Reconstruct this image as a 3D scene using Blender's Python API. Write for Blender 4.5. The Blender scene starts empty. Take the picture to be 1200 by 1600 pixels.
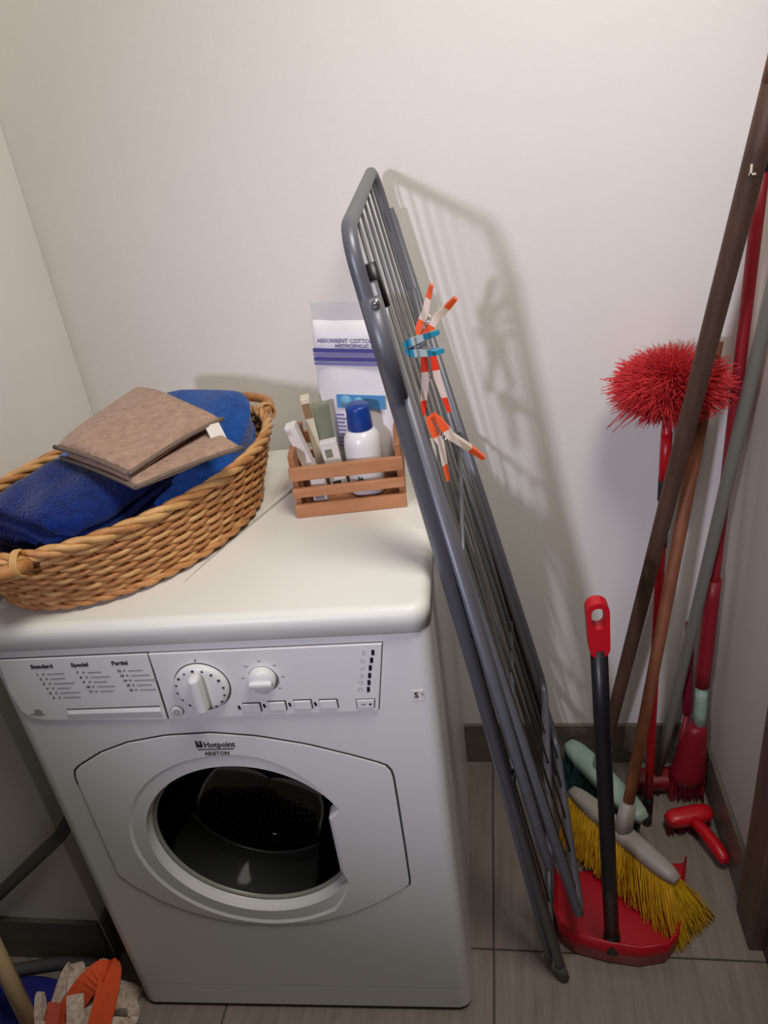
import bpy, bmesh, math, random
from mathutils import Vector, Matrix
random.seed(7)
D = bpy.data
SC = bpy.context.scene
COL = SC.collection

# ---------------------------------------------------------------- camera
FW = Vector((-0.16385573, 0.8706904, -0.46373432))
RT = Vector((0.9853039, 0.12145943, -0.12009923))
UP = Vector((0.04824434, 0.47659818, 0.87779648))
cd = D.cameras.new('camera'); cam = D.objects.new('camera', cd); COL.objects.link(cam)
cd.sensor_fit = 'VERTICAL'; cd.sensor_height = 36.0; cd.lens = 1174.8 / 1600 * 36.0
cd.clip_start = 0.02
cam.matrix_world = Matrix(((RT.x, UP.x, -FW.x, 0.1026), (RT.y, UP.y, -FW.y, -1.3048), (RT.z, UP.z, -FW.z, 1.3722), (0, 0, 0, 1)))
SC.camera = cam

# ---------------------------------------------------------------- world, lights, exposure
w = D.worlds.new('world'); SC.world = w; w.use_nodes = True
bg = w.node_tree.nodes['Background']
bg.inputs[0].default_value = (1.0, 0.95, 0.84, 1); bg.inputs[1].default_value = 0.05

def light(name, kind, loc, target, power, color, **kw):
    ld = D.lights.new(name, kind); ld.energy = power; ld.color = color
    for k, v in kw.items(): setattr(ld, k, v)
    o = D.objects.new(name, ld); COL.objects.link(o); o.location = loc
    d = Vector(target) - Vector(loc)
    o.rotation_euler = d.to_track_quat('-Z', 'Y').to_euler()
    return o
light('hall_lamp', 'SPOT', (-0.72, -2.70, 1.64), (0.33, 0.0, 0.93), 116, (0.87, 0.83, 1.0),
      spot_size=math.radians(44), spot_blend=1.0, shadow_soft_size=0.075)
light('ceiling_lamp', 'AREA', (0.42, -0.90, 2.36), (0.20, -0.66, 0.6), 20.5, (1.0, 0.945, 0.84), size=0.5)
SC.view_settings.view_transform = 'Standard'
SC.view_settings.look = 'None'
SC.view_settings.gamma = 1.0
SC.view_settings.use_curve_mapping = False
SC.view_settings.exposure = -0.03

# ---------------------------------------------------------------- materials
def s2l(c):
    return tuple(((v / 12.92) if v <= 0.04045 else ((v + 0.055) / 1.055) ** 2.4) for v in c)
def mat(name, rgb, rough=0.5, metal=0.0, noise=0.0, nscale=20.0, bump=0.0, bscale=60.0, coat=0.0,
        spec=0.5, trans=0.0, stretch=None, sheen=0.0, rgb2=None, alpha=1.0, sss=0.0):
    """rgb in 0-255 sRGB"""
    m = D.materials.new(name); m.use_nodes = True
    nt = m.node_tree; b = nt.nodes['Principled BSDF']
    c = s2l([v / 255 for v in rgb])
    b.inputs['Base Color'].default_value = (*c, 1)
    b.inputs['Roughness'].default_value = rough
    b.inputs['Metallic'].default_value = metal
    b.inputs['Specular IOR Level'].default_value = spec
    b.inputs['Coat Weight'].default_value = coat
    b.inputs['Sheen Weight'].default_value = sheen
    b.inputs['Transmission Weight'].default_value = trans
    b.inputs['Alpha'].default_value = alpha
    tc = nt.nodes.new('ShaderNodeTexCoord'); mp = nt.nodes.new('ShaderNodeMapping')
    nt.links.new(tc.outputs['Object'], mp.inputs[0])
    if stretch: mp.inputs['Scale'].default_value = stretch
    if noise > 0 or rgb2:
        n = nt.nodes.new('ShaderNodeTexNoise'); n.inputs['Scale'].default_value = nscale
        n.inputs['Detail'].default_value = 5; n.inputs['Roughness'].default_value = 0.6
        nt.links.new(mp.outputs[0], n.inputs['Vector'])
        r = nt.nodes.new('ShaderNodeValToRGB')
        lo = s2l([v / 255 for v in rgb2]) if rgb2 else tuple(v * (1 - noise) for v in c)
        hi = c if rgb2 else tuple(min(1, v * (1 + noise)) for v in c)
        r.color_ramp.elements[0].position = 0.32; r.color_ramp.elements[1].position = 0.68
        r.color_ramp.elements[0].color = (*lo, 1); r.color_ramp.elements[1].color = (*hi, 1)
        nt.links.new(n.outputs['Fac'], r.inputs[0]); nt.links.new(r.outputs[0], b.inputs['Base Color'])
    if bump > 0:
        n2 = nt.nodes.new('ShaderNodeTexNoise'); n2.inputs['Scale'].default_value = bscale
        n2.inputs['Detail'].default_value = 4
        nt.links.new(mp.outputs[0], n2.inputs['Vector'])
        bp = nt.nodes.new('ShaderNodeBump'); bp.inputs['Strength'].default_value = bump
        bp.inputs['Distance'].default_value = 0.004
        nt.links.new(n2.outputs['Fac'], bp.inputs['Height']); nt.links.new(bp.outputs[0], b.inputs['Normal'])
    return m
def clear_mat(name, tint, gloss=0.08, rough=0.03, milk=0.0, dim=1.0):
    m = D.materials.new(name); m.use_nodes = True; nt = m.node_tree
    nt.nodes.clear()
    out = nt.nodes.new('ShaderNodeOutputMaterial'); mix = nt.nodes.new('ShaderNodeMixShader')
    t = nt.nodes.new('ShaderNodeBsdfTransparent'); g = nt.nodes.new('ShaderNodeBsdfGlossy')
    g.inputs[0].default_value = (dim, dim, dim, 1)
    t.inputs[0].default_value = (*tint, 1); g.inputs['Roughness'].default_value = rough
    fr = nt.nodes.new('ShaderNodeFresnel'); fr.inputs[0].default_value = 1.45
    nt.links.new(fr.outputs[0], mix.inputs[0])
    if milk > 0:
        d = nt.nodes.new('ShaderNodeBsdfDiffuse'); d.inputs[0].default_value = (0.85, 0.85, 0.85, 1)
        mm = nt.nodes.new('ShaderNodeMixShader'); mm.inputs[0].default_value = milk
        nt.links.new(t.outputs[0], mm.inputs[1]); nt.links.new(d.outputs[0], mm.inputs[2])
        nt.links.new(mm.outputs[0], mix.inputs[1])
    else:
        nt.links.new(t.outputs[0], mix.inputs[1])
    nt.links.new(g.outputs[0], mix.inputs[2]); nt.links.new(mix.outputs[0], out.inputs[0])
    return m

M = {}
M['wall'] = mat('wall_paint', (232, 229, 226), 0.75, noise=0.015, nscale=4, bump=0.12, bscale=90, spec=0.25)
M['wallright'] = mat('wall_right_taupe', (206, 197, 187), 0.75, noise=0.02, nscale=5, bump=0.12, bscale=90, spec=0.25)  # right wall toned darker and warmer than the other walls
M['floor'] = mat('tile_glaze', (146, 137, 129), 0.36, noise=0.0, rgb2=(126, 117, 109), nscale=5, stretch=(14, 1.2, 1), bump=0.05, bscale=30)
M['grout'] = mat('grout', (84, 77, 70), 0.9)
M['skirt'] = mat('skirting_tile', (118, 110, 98), 0.4, rgb2=(100, 93, 82), nscale=6, stretch=(1, 1, 6))
M['casing'] = mat('casing_wood', (110, 84, 70), 0.5, rgb2=(84, 62, 52), nscale=4, stretch=(8, 8, 0.8))
M['doorwood'] = mat('door_wood', (92, 76, 62), 0.5, rgb2=(74, 60, 50), nscale=4, stretch=(8, 8, 0.8))
M['enamel'] = mat('white_enamel', (226, 226, 226), 0.38, noise=0.01, nscale=3)
M['topwhite'] = mat('top_enamel', (236, 237, 230), 0.42, noise=0.01, nscale=3)
M['plasticw'] = mat('white_plastic', (228, 228, 228), 0.36)
M['gap'] = mat('dark_gap', (58, 58, 58), 0.8)
M['gap_and_shade'] = mat('grey_gap_and_shade', (120, 119, 118), 0.8)
M['top_line'] = mat('top_line_grey', (176, 174, 166), 0.6)
M['ink'] = mat('ink', (60, 60, 62), 0.7)
M['inkgrey'] = mat('ink_grey', (150, 149, 148), 0.7)
M['led'] = mat('led_dark', (26, 24, 34), 0.3)
M['rubber'] = mat('gasket_rubber', (46, 47, 44), 0.7, noise=0.1, nscale=10)
M['rubberlight'] = mat('glass_edge', (150, 152, 142), 0.35)
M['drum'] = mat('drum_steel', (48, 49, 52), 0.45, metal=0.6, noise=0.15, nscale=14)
M['drumlip'] = mat('drum_lip', (130, 130, 122), 0.35, metal=0.8)
M['drumdots'] = mat('drum_dots', (170, 172, 172), 0.35, metal=0.3)
M['bowl'] = clear_mat('door_glass', (0.80, 0.81, 0.82), 0.08, 0.06, dim=0.06)
M['wicker'] = mat('wicker', (206, 148, 92), 0.5, rgb2=(172, 112, 62), nscale=40, bump=0.25, bscale=160)
M['wickerlight'] = mat('wicker_light', (222, 176, 116), 0.5, rgb2=(198, 146, 86), nscale=40, bump=0.2, bscale=160)
M['wickerdark'] = mat('wicker_dark', (150, 94, 50), 0.55, rgb2=(120, 72, 38), nscale=40)
M['blue'] = mat('towel_blue', (20, 88, 176), 0.95, rgb2=(12, 68, 150), nscale=60, bump=0.9, bscale=230, sheen=0.25, spec=0.1)
M['navy'] = mat('towel_navy', (12, 44, 120), 0.95, rgb2=(8, 32, 96), nscale=60, bump=0.9, bscale=230, sheen=0.2, spec=0.1)
M['brown'] = mat('towel_brown', (186, 154, 134), 0.97, rgb2=(160, 128, 110), nscale=70, bump=1.0, bscale=230, sheen=0.2, spec=0.1)
M['hem'] = mat('towel_hem', (120, 106, 94), 0.95, bump=0.5, bscale=300, spec=0.1)
M['tag'] = mat('tag', (226, 220, 214), 0.8)
M['crate'] = mat('crate_wood', (196, 140, 98), 0.5, rgb2=(174, 114, 74), nscale=5, stretch=(2, 14, 14))
M['crateend'] = mat('crate_end', (176, 120, 80), 0.55, rgb2=(156, 100, 62), nscale=5, stretch=(14, 2, 14))
M['bottle'] = mat('bottle_white', (238, 238, 240), 0.3, coat=0.3)
M['cap'] = mat('cap_blue', (16, 62, 148), 0.35)
M['cotton'] = mat('cotton_bag', (246, 244, 246), 0.45, noise=0.02, nscale=12, bump=0.3, bscale=30)
M['film'] = clear_mat('plastic_film', (0.97, 0.97, 0.97), 0.1, 0.3, milk=0.6)
M['purple'] = mat('print_purple', (128, 124, 176), 0.6)
M['purpledark'] = mat('print_purple_dark', (74, 72, 148), 0.6)
M['printblue'] = mat('print_blue', (84, 150, 206), 0.6)
M['printcyan'] = mat('print_cyan', (122, 186, 216), 0.6)
M['paperw'] = mat('carton_white', (232, 226, 224), 0.6)
M['cream'] = mat('carton_cream', (224, 214, 190), 0.6)
M['kraft'] = mat('carton_brown', (150, 116, 86), 0.7)
M['tubegreen'] = mat('tube_greygreen', (128, 134, 112), 0.45)
M['steel'] = mat('rack_steel', (108, 110, 119), 0.42, metal=0.35, noise=0.05, nscale=8)
M['steelrod'] = mat('rack_rod', (86, 87, 86), 0.42, metal=0.35)
M['blackp'] = mat('black_plastic', (22, 22, 26), 0.4)
M['rivet'] = mat('rivet', (205, 205, 210), 0.2, metal=0.9)
M['poledark'] = mat('pole_darkwood', (90, 64, 50), 0.55, rgb2=(68, 48, 37), nscale=5, stretch=(10, 10, 1.4), bump=0.2, bscale=40)
M['poleorange'] = mat('pole_orangewood', (138, 84, 56), 0.55, rgb2=(112, 64, 42), nscale=5, stretch=(10, 10, 1.4))
M['polegrey'] = mat('pole_grey', (120, 120, 112), 0.4, metal=0.2)
M['red'] = mat('red_plastic', (196, 18, 34), 0.35)
M['redstick_shaded'] = mat('red_stick_shaded', (140, 22, 36), 0.45)  # stick red darkened to carry the shadow in the corner
M['reddark'] = mat('red_dark_plastic', (130, 18, 34), 0.45)
M['redpan'] = mat('red_pan', (180, 16, 36), 0.38)
M['duster'] = mat('duster_red', (236, 66, 70), 0.6, rgb2=(196, 36, 46), nscale=30)
M['magenta'] = mat('magenta_plastic', (120, 18, 50), 0.4)
M['greyhead'] = mat('broom_grey', (160, 152, 146), 0.45)
M['yellow'] = mat('bristle_yellow', (232, 190, 36), 0.55, rgb2=(206, 152, 24), nscale=60)
M['palegreen'] = mat('pale_green', (150, 176, 162), 0.45)
M['darkgreen'] = mat('bristle_dark_green', (34, 78, 74), 0.6)
M['hose'] = mat('hose_grey', (84, 84, 84), 0.55)
M['beige'] = mat('stick_beige', (206, 184, 144), 0.5, rgb2=(190, 166, 126), nscale=5, stretch=(8, 8, 1))
M['stripw'] = mat('strip_white', (220, 206, 194), 0.9, rgb2=(176, 150, 136), nscale=120)
M['stripo'] = mat('strip_orange', (226, 88, 44), 0.9, noise=0.1, nscale=30)
M['stripr'] = mat('strip_coral', (206, 92, 72), 0.9, rgb2=(184, 74, 58), nscale=60)
M['navycloth'] = mat('cloth_navy', (26, 32, 128), 0.9, noise=0.15, nscale=20)
M['pinwhite'] = mat('pin_white', (232, 212, 200), 0.45)
M['pinorange'] = mat('pin_orange', (244, 96, 44), 0.4)
M['pinred'] = mat('pin_red', (238, 62, 34), 0.4)
M['pinblue'] = mat('pin_blue', (40, 158, 206), 0.4)
M['pinpale'] = mat('pin_pale', (200, 220, 224), 0.45)

# ---------------------------------------------------------------- mesh helpers
def mesh_obj(name, bm, m, parent=None, smooth=False, mats=None):
    me = D.meshes.new(name); bm.normal_update(); bm.to_mesh(me); bm.free()
    for mm in (mats or [m]): me.materials.append(mm)
    if smooth: me.polygons.foreach_set('use_smooth', [True] * len(me.polygons))
    o = D.objects.new(name, me); COL.objects.link(o)
    if parent: o.parent = parent
    return o
def empty(name, loc=(0, 0, 0), rz=0.0):
    o = D.objects.new(name, None); COL.objects.link(o); o.location = loc; o.rotation_euler = (0, 0, rz)
    o.empty_display_size = 0.05
    return o
def tag(o, label, cat, group=None):
    o['label'] = label; o['category'] = cat
    if group: o['group'] = group
    return o
def struct(o, label=None):
    o['kind'] = 'structure'
    if label: o['label'] = label
    return o
def copy_obj(o, name, parent, loc=None, rot=None, m=None):
    c = o.copy(); c.name = name; COL.objects.link(c); c.parent = parent
    if loc is not None: c.location = loc
    if rot is not None: c.rotation_euler = rot
    return c

def add_box(bm, lo, hi, bev=0.0, seg=2, mi=0):
    r = bmesh.ops.create_cube(bm, size=1.0)
    vs = r['verts']
    for v in vs:
        v.co = Vector([lo[i] + (v.co[i] + 0.5) * (hi[i] - lo[i]) for i in range(3)])
    fs = list({f for v in vs for f in v.link_faces})
    for f in fs: f.material_index = mi
    if bev > 0:
        es = list({e for v in vs for e in v.link_edges})
        r2 = bmesh.ops.bevel(bm, geom=es, offset=bev, segments=seg, affect='EDGES', profile=0.5)
        for f in r2['faces']: f.material_index = mi
    return vs
def box(name, lo, hi, m, parent=None, bev=0.0, seg=2):
    bm = bmesh.new(); add_box(bm, lo, hi, bev, seg)
    return mesh_obj(name, bm, m, parent, smooth=False)
def frames(pts, closed=False):
    n = len(pts); T = []
    for i in range(n):
        a = pts[(i - 1) % n] if (closed or i > 0) else pts[i]
        b = pts[(i + 1) % n] if (closed or i < n - 1) else pts[i]
        t = (b - a); T.append(t.normalized() if t.length > 1e-9 else Vector((0, 0, 1)))
    ref = Vector((0, 0, 1)) if abs(T[0].z) < 0.9 else Vector((1, 0, 0))
    N = [(ref - T[0] * ref.dot(T[0])).normalized()]
    for i in range(1, n):
        v = N[-1] - T[i] * N[-1].dot(T[i])
        N.append(v.normalized() if v.length > 1e-6 else N[-1])
    return T, N
def add_tube(bm, pts, rad, sides=8, closed=False, caps=True, mi=0, squash=1.0):
    pts = [Vector(q) for q in pts]; n = len(pts)
    rr = rad if isinstance(rad, (list, tuple)) else [rad] * n
    T, N = frames(pts, closed)
    rings = []
    for i in range(n):
        B = T[i].cross(N[i]); ring = []
        for k in range(sides):
            a = 2 * math.pi * k / sides
            ring.append(bm.verts.new(pts[i] + (N[i] * math.cos(a) + B * math.sin(a) * squash) * rr[i]))
        rings.append(ring)
    for i in range(n if closed else n - 1):
        a, b = rings[i], rings[(i + 1) % n]
        for k in range(sides):
            f = bm.faces.new((a[k], a[(k + 1) % sides], b[(k + 1) % sides], b[k])); f.material_index = mi; f.smooth = True
    if caps and not closed:
        f = bm.faces.new(list(reversed(rings[0]))); f.material_index = mi
        f = bm.faces.new(rings[-1]); f.material_index = mi
def tube(name, pts, rad, m, parent=None, sides=12, closed=False, squash=1.0):
    bm = bmesh.new(); add_tube(bm, pts, rad, sides, closed, squash=squash)
    return mesh_obj(name, bm, m, parent)
def add_lathe(bm, prof, seg=48, axis='z', origin=(0, 0, 0), cap=True, mi=0):
    o = Vector(origin); rings = []
    for r, h in prof:
        ring = []
        for k in range(seg):
            a = 2 * math.pi * k / seg; c, s = r * math.cos(a), r * math.sin(a)
            q = Vector((c, s, h)) if axis == 'z' else Vector((c, h, s))
            ring.append(bm.verts.new(o + q))
        rings.append(ring)
    for i in range(len(rings) - 1):
        for k in range(seg):
            f = bm.faces.new((rings[i][k], rings[i][(k + 1) % seg], rings[i + 1][(k + 1) % seg], rings[i + 1][k]))
            f.smooth = True; f.material_index = mi
    if cap:
        bm.faces.new(list(reversed(rings[0]))).material_index = mi; bm.faces.new(rings[-1]).material_index = mi
    bmesh.ops.recalc_face_normals(bm, faces=bm.faces)
def lathe(name, prof, m, parent=None, seg=48, axis='z', origin=(0, 0, 0), cap=True):
    bm = bmesh.new(); add_lathe(bm, prof, seg, axis, origin, cap)
    return mesh_obj(name, bm, m, parent)
def add_prism_xz(bm, poly, y0, y1, mi=0):
    """polygon of (x,z) between y0 (front) and y1"""
    a = [bm.verts.new((x, y0, z)) for x, z in poly]; b = [bm.verts.new((x, y1, z)) for x, z in poly]
    n = len(poly)
    fs = [bm.faces.new(a), bm.faces.new(list(reversed(b)))]
    for i in range(n): fs.append(bm.faces.new((a[i], b[i], b[(i + 1) % n], a[(i + 1) % n])))
    for f in fs: f.material_index = mi
    bmesh.ops.recalc_face_normals(bm, faces=fs)
def prism_xz(name, poly, y0, y1, m, parent=None, bev=0.0):
    bm = bmesh.new(); add_prism_xz(bm, poly, y0, y1)
    if bev > 0:
        es = [e for e in bm.edges if abs(e.verts[0].co.y - y0) < 1e-6 and abs(e.verts[1].co.y - y0) < 1e-6]
        bmesh.ops.bevel(bm, geom=es, offset=bev, segments=2, affect='EDGES', profile=0.5)
    return mesh_obj(name, bm, m, parent)
def roundrect(x0, z0, x1, z1, r, n=4):
    out = []
    for cx, cz, a0 in ((x1 - r, z1 - r, 0), (x0 + r, z1 - r, 90), (x0 + r, z0 + r, 180), (x1 - r, z0 + r, 270)):
        for i in range(n + 1):
            a = math.radians(a0 + 90 * i / n); out.append((cx + r * math.cos(a), cz + r * math.sin(a)))
    return out
def text(name, s, size, m, parent, loc, rot, align='LEFT', depth=0.0002, bold=0.0, xs=1.0, shear=0.0):
    cu = D.curves.new('t', 'FONT'); cu.body = s; cu.size = size; cu.extrude = depth; cu.align_x = align
    cu.offset = bold; cu.shear = shear; cu.resolution_u = 2
    o = D.objects.new('t', cu); COL.objects.link(o)
    dg = bpy.context.evaluated_depsgraph_get(); me = D.meshes.new_from_object(o.evaluated_get(dg))
    D.objects.remove(o); D.curves.remove(cu)
    for v in me.vertices: v.co.x *= xs
    me.materials.clear(); me.materials.append(m); me.name = name
    ob = D.objects.new(name, me); COL.objects.link(ob); ob.parent = parent; ob.location = loc; ob.rotation_euler = rot
    return ob
FR = (math.pi / 2, 0, 0)
def lerp(a, b, t): return Vector(a) * (1 - t) + Vector(b) * t

# ================================================================ SETTING
CEIL = 2.55
LX, LY = -0.69, -0.51          # alcove left wall / the wall face left of the alcove
wb = struct(box('wall_back', (LX - 0.10, 0.0, 0.0), (0.60, 0.10, CEIL), M['wall']))
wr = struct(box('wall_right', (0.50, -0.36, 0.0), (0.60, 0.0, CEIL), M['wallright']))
wl = struct(box('wall_left', (-2.2, LY, 0.0), (LX, 0.0, CEIL), M['wall'], bev=0.003))
# floor: a grout bed with each tile its own piece
fl = struct(box('floor', (-2.2, -2.0, -0.03), (0.60, 0.10, -0.003), M['grout']))
TX0, TW, TY0, TG = 0.0359, 0.477, -0.4589, 0.0016
xs = [TX0 + TW * k for k in range(-5, 3)]; ys = [0.0] + [TY0 - TW * k for k in range(0, 4)]
for i in range(len(xs) - 1):
    for j in range(len(ys) - 1):
        x0, x1 = max(xs[i], -2.2) + TG, min(xs[i + 1], 0.60) - TG
        y1, y0 = ys[j] - TG, max(ys[j + 1], -2.0) + TG
        if x1 - x0 < 0.02: continue
        bm = bmesh.new()
        cx, cy = (x0 + x1) / 2, (y0 + y1) / 2
        add_box(bm, (x0 - cx, y0 - cy, -0.0035), (x1 - cx, y1 - cy, 0.0), 0.001, 1)
        t = mesh_obj('tile', bm, M['floor'], fl); t.location = (cx, cy, 0)
def skirting(name, a, b, nrm, h=0.115, th=0.009):
    a, b = Vector(a), Vector(b); L = (b - a).length; d = (b - a).normalized(); nrm = Vector(nrm)
    e = empty(name, (0, 0, 0)); struct(e)
    n = max(1, round(L / 0.45)); s = L / n
    for k in range(n):
        q0 = a + d * (k * s + 0.001); q1 = a + d * ((k + 1) * s - 0.001)
        c = (q0 + q1) / 2
        lo = [min(q0[i], q1[i], q0[i] + nrm[i] * th, q1[i] + nrm[i] * th) for i in range(2)]
        hi = [max(q0[i], q1[i], q0[i] + nrm[i] * th, q1[i] + nrm[i] * th) for i in range(2)]
        bm = bmesh.new(); add_box(bm, (lo[0] - c.x, lo[1] - c.y, 0.0), (hi[0] - c.x, hi[1] - c.y, h), 0.002, 1)
        t = mesh_obj('tile', bm, M['skirt'], e); t.location = (c.x, c.y, 0)
    return e
skirting('baseboard_back', (LX, 0, 0), (0.50, 0, 0), (0, -1, 0))
skirting('baseboard_right', (0.50, -0.009, 0), (0.50, -0.34, 0), (-1, 0, 0))
skirting('baseboard_left', (-1.75, LY, 0), (LX, LY, 0), (0, -1, 0))
skirting('baseboard_alcove', (LX, LY, 0), (LX, -0.009, 0), (1, 0, 0))
# brown door frame and leaf at the right edge
tr = struct(box('trim_1', (0.482, -0.44, 0.0), (0.60, -0.36, 2.1), M['casing'], bev=0.004))
d1 = struct(box('door_1', (0.505, -1.25, 0.005), (0.55, -0.44, 2.08), M['doorwood'], bev=0.003))

# ================================================================ WASHING MACHINE
W, H, DP = 0.595, 0.85, 0.530
wm = empty('washing_machine', (0.0, -0.5693, 0.0), 0.0393)
tag(wm, 'white front-loading washing machine with round glass door and two dials', 'washing machine')
CX, CZ, HR = -0.304, 0.4335, 0.157
N = 96
# cabinet : front plate with a round hole, plus sides, back, bottom
def outer_rect_pt(a, x0, x1, z0, z1):
    c, s = math.cos(a), math.sin(a); t = 1e9
    if c > 1e-9: t = min(t, (x1 - CX) / c)
    if c < -1e-9: t = min(t, (x0 - CX) / c)
    if s > 1e-9: t = min(t, (z1 - CZ) / s)
    if s < -1e-9: t = min(t, (z0 - CZ) / s)
    return (CX + c * t, CZ + s * t)
bm = bmesh.new()
x0, x1, z0, z1 = -W + 0.022, -0.022, 0.012, 0.814
angs = sorted([2 * math.pi * k / N for k in range(N)] + [math.atan2(zz - CZ, xx - CX) % (2 * math.pi) for xx in (x0, x1) for zz in (z0, z1)])
ro = [bm.verts.new((outer_rect_pt(a, x0, x1, z0, z1)[0], 0.0, outer_rect_pt(a, x0, x1, z0, z1)[1])) for a in angs]
ri = [bm.verts.new((CX + (HR + 0.004) * math.cos(a), 0.0, CZ + (HR + 0.004) * math.sin(a))) for a in angs]
rb = [bm.verts.new((v.co.x, 0.03, v.co.z)) for v in ri]
n = len(angs)
for k in range(n):
    j = (k + 1) % n
    bm.faces.new((ro[k], ro[j], ri[j], ri[k])); bm.faces.new((ri[k], ri[j], rb[j], rb[k]))
# rounded vertical front corners and the sides
for sgn in (0, 1):
    prev = None
    for k in range(0, 9):
        a = math.pi / 2 * k / 8
        xx = (x1 + 0.022 * math.sin(a)) if sgn else (x0 - 0.022 * math.sin(a))
        yy = 0.022 * (1 - math.cos(a))
        cur = (bm.verts.new((xx, yy, z0)), bm.verts.new((xx, yy, z1)))
        if prev: f = bm.faces.new((prev[0], cur[0], cur[1], prev[1])); f.smooth = True
        prev = cur
    q = (bm.verts.new((prev[0].co.x, DP, z0)), bm.verts.new((prev[0].co.x, DP, z1)))
    bm.faces.new((prev[0], q[0], q[1], prev[1]))
add_box(bm, (-W, DP - 0.004, z0), (0, DP, z1)); add_box(bm, (-W + 0.004, 0.02, z0), (-0.004, DP, z0 + 0.004))
bmesh.ops.remove_doubles(bm, verts=bm.verts, dist=1e-5); bmesh.ops.recalc_face_normals(bm, faces=bm.faces)
cab = mesh_obj('cabinet', bm, M['enamel'], wm)
# kick line and a plinth
box('plinth_gap', (-W + 0.02, -0.0003, 0.0665), (-0.02, 0.002, 0.0680), M['gap_and_shade'], wm)
box('plinth', (-W + 0.02, -0.0005, 0.012), (-0.02, 0.004, 0.0665), M['enamel'], wm)
for fx in (-W + 0.05, -0.05):
    for fy in (0.06, DP - 0.06):
        lathe('foot', [(0.018, 0.0), (0.02, 0.004), (0.012, 0.014)], M['blackp'], wm, 20, origin=(fx, fy, 0))
# worktop with soft front edge
bm = bmesh.new()
add_box(bm, (-W - 0.002, -0.005, 0.815), (0.002, DP + 0.002, 0.85), 0.0)
es = [e for e in bm.edges if (abs(e.verts[0].co.x - e.verts[1].co.x) < 1e-6 and abs(e.verts[0].co.y - e.verts[1].co.y) < 1e-6 and e.verts[0].co.y < 0)]
bmesh.ops.bevel(bm, geom=es, offset=0.028, segments=5, affect='EDGES', profile=0.5)
es = [e for e in bm.edges if e.verts[0].co.z > 0.849 and e.verts[1].co.z > 0.849 and len([f for f in e.link_faces if abs(f.normal.z) < 0.1]) == 1]
bmesh.ops.bevel(bm, geom=es, offset=0.014, segments=6, affect='EDGES', profile=0.5)
wt = mesh_obj('worktop', bm, M['topwhite'], wm, smooth=False)
for pl in wt.data.polygons: pl.use_smooth = len(pl.vertices) == 4 and pl.area < 0.02
box('seam', (-W + 0.012, -0.002, 0.8135), (-0.012, 0.01, 0.8155), M['gap_and_shade'], wm)
# faint thin grey line across part of the worktop
gr = [(-0.225, 0.365, 0.8485), (-0.240, 0.325, 0.8485), (-0.262, 0.27, 0.8485), (-0.29, 0.20, 0.8486), (-0.318, 0.125, 0.8488), (-0.332, 0.085, 0.849)]
tube('top_line', gr, [0.0038, 0.0036, 0.0032, 0.0026, 0.0020, 0.0014], M['top_line'], wt, 10)
# control panel : drawer front + fascia, each on a dark gap
dr = [(-0.567, 0.800), (-0.3655, 0.800), (-0.3680, 0.688), (-0.535, 0.694), (-0.556, 0.699), (-0.566, 0.712), (-0.571, 0.745)]
dr = [(x - 0.006 if x < -0.5 else x, z) for x, z in dr]
def grow(poly, d):
    cx = sum(q[0] for q in poly) / len(poly); cz = sum(q[1] for q in poly) / len(poly)
    return [(x + (d if x > cx else -d), z + (d if z > cz else -d)) for x, z in poly]
prism_xz('drawer_gap', grow(dr, 0.0012), -0.0008, 0.002, M['gap'], wm)
drawer = prism_xz('detergent_drawer', dr, -0.0035, 0.002, M['plasticw'], wm, 0.0006)
bm = bmesh.new()
add_prism_xz(bm, [(-0.505, 0.7135), (-0.372, 0.7135), (-0.372, 0.711), (-0.505, 0.711)], -0.0038, -0.003, 0)
mesh_obj('grip_painted_shadow', bm, M['gap_and_shade'], drawer)  # grey strip painted in as the shadow line above the grip
bm = bmesh.new()
vs = [(-0.505, -0.0035, 0.711), (-0.372, -0.0035, 0.711), (-0.372, -0.0062, 0.705), (-0.505, -0.0055, 0.705), (-0.372, -0.0035, 0.692), (-0.505, -0.0035, 0.694)]
V = [bm.verts.new(v) for v in vs]
for f in ((0, 1, 2, 3), (3, 2, 4, 5), (0, 3, 5), (1, 4, 2)): bm.faces.new([V[i] for i in f])
mesh_obj('grip', bm, M['plasticw'], drawer)
fa = [(-0.3635, 0.800), (-0.060, 0.800), (-0.0775, 0.6925), (-0.3635, 0.688)]
prism_xz('fascia_gap', grow(fa, 0.0010), -0.0006, 0.002, M['gap_and_shade'], wm)
fascia = prism_xz('control_fascia', fa, -0.004, 0.002, M['plasticw'], wm, 0.0008)
# printing on the drawer : three headed columns
Y1 = -0.0039
cols = [(-0.531, 0.787, 'Standard', 6, 1), (-0.474, 0.787, 'Special', 5, 7), (-0.4175, 0.787, 'Partial', 5, 12)]
for hx, hz, s, nrow, first in cols:
    text('heading', s, 0.0088, M['ink'], drawer, (hx, Y1, hz - 0.002), FR, bold=0.0003)
    bm = bmesh.new(); bm2 = bmesh.new()
    dz = 0.0082
    for k in range(nrow):
        zz = hz - 0.0135 - dz * k; xx = hx + 0.004 + 0.0018 * k
        L = random.uniform(0.018, 0.036)
        add_box(bm2, (xx + 0.015, Y1 - 0.0001, zz), (xx + 0.015 + L, Y1, zz + 0.0017))
        add_box(bm2, (xx + 0.008, Y1 - 0.0001, zz), (xx + 0.0115, Y1, zz + 0.003))
        text('programme_number', str(first + k), 0.0052, M['ink'], drawer, (xx, Y1, zz - 0.0004), FR, bold=0.0002)
    bm.free()
    o = mesh_obj('small_print', bm2, M['inkgrey'], drawer); o['kind'] = 'stuff'
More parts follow.
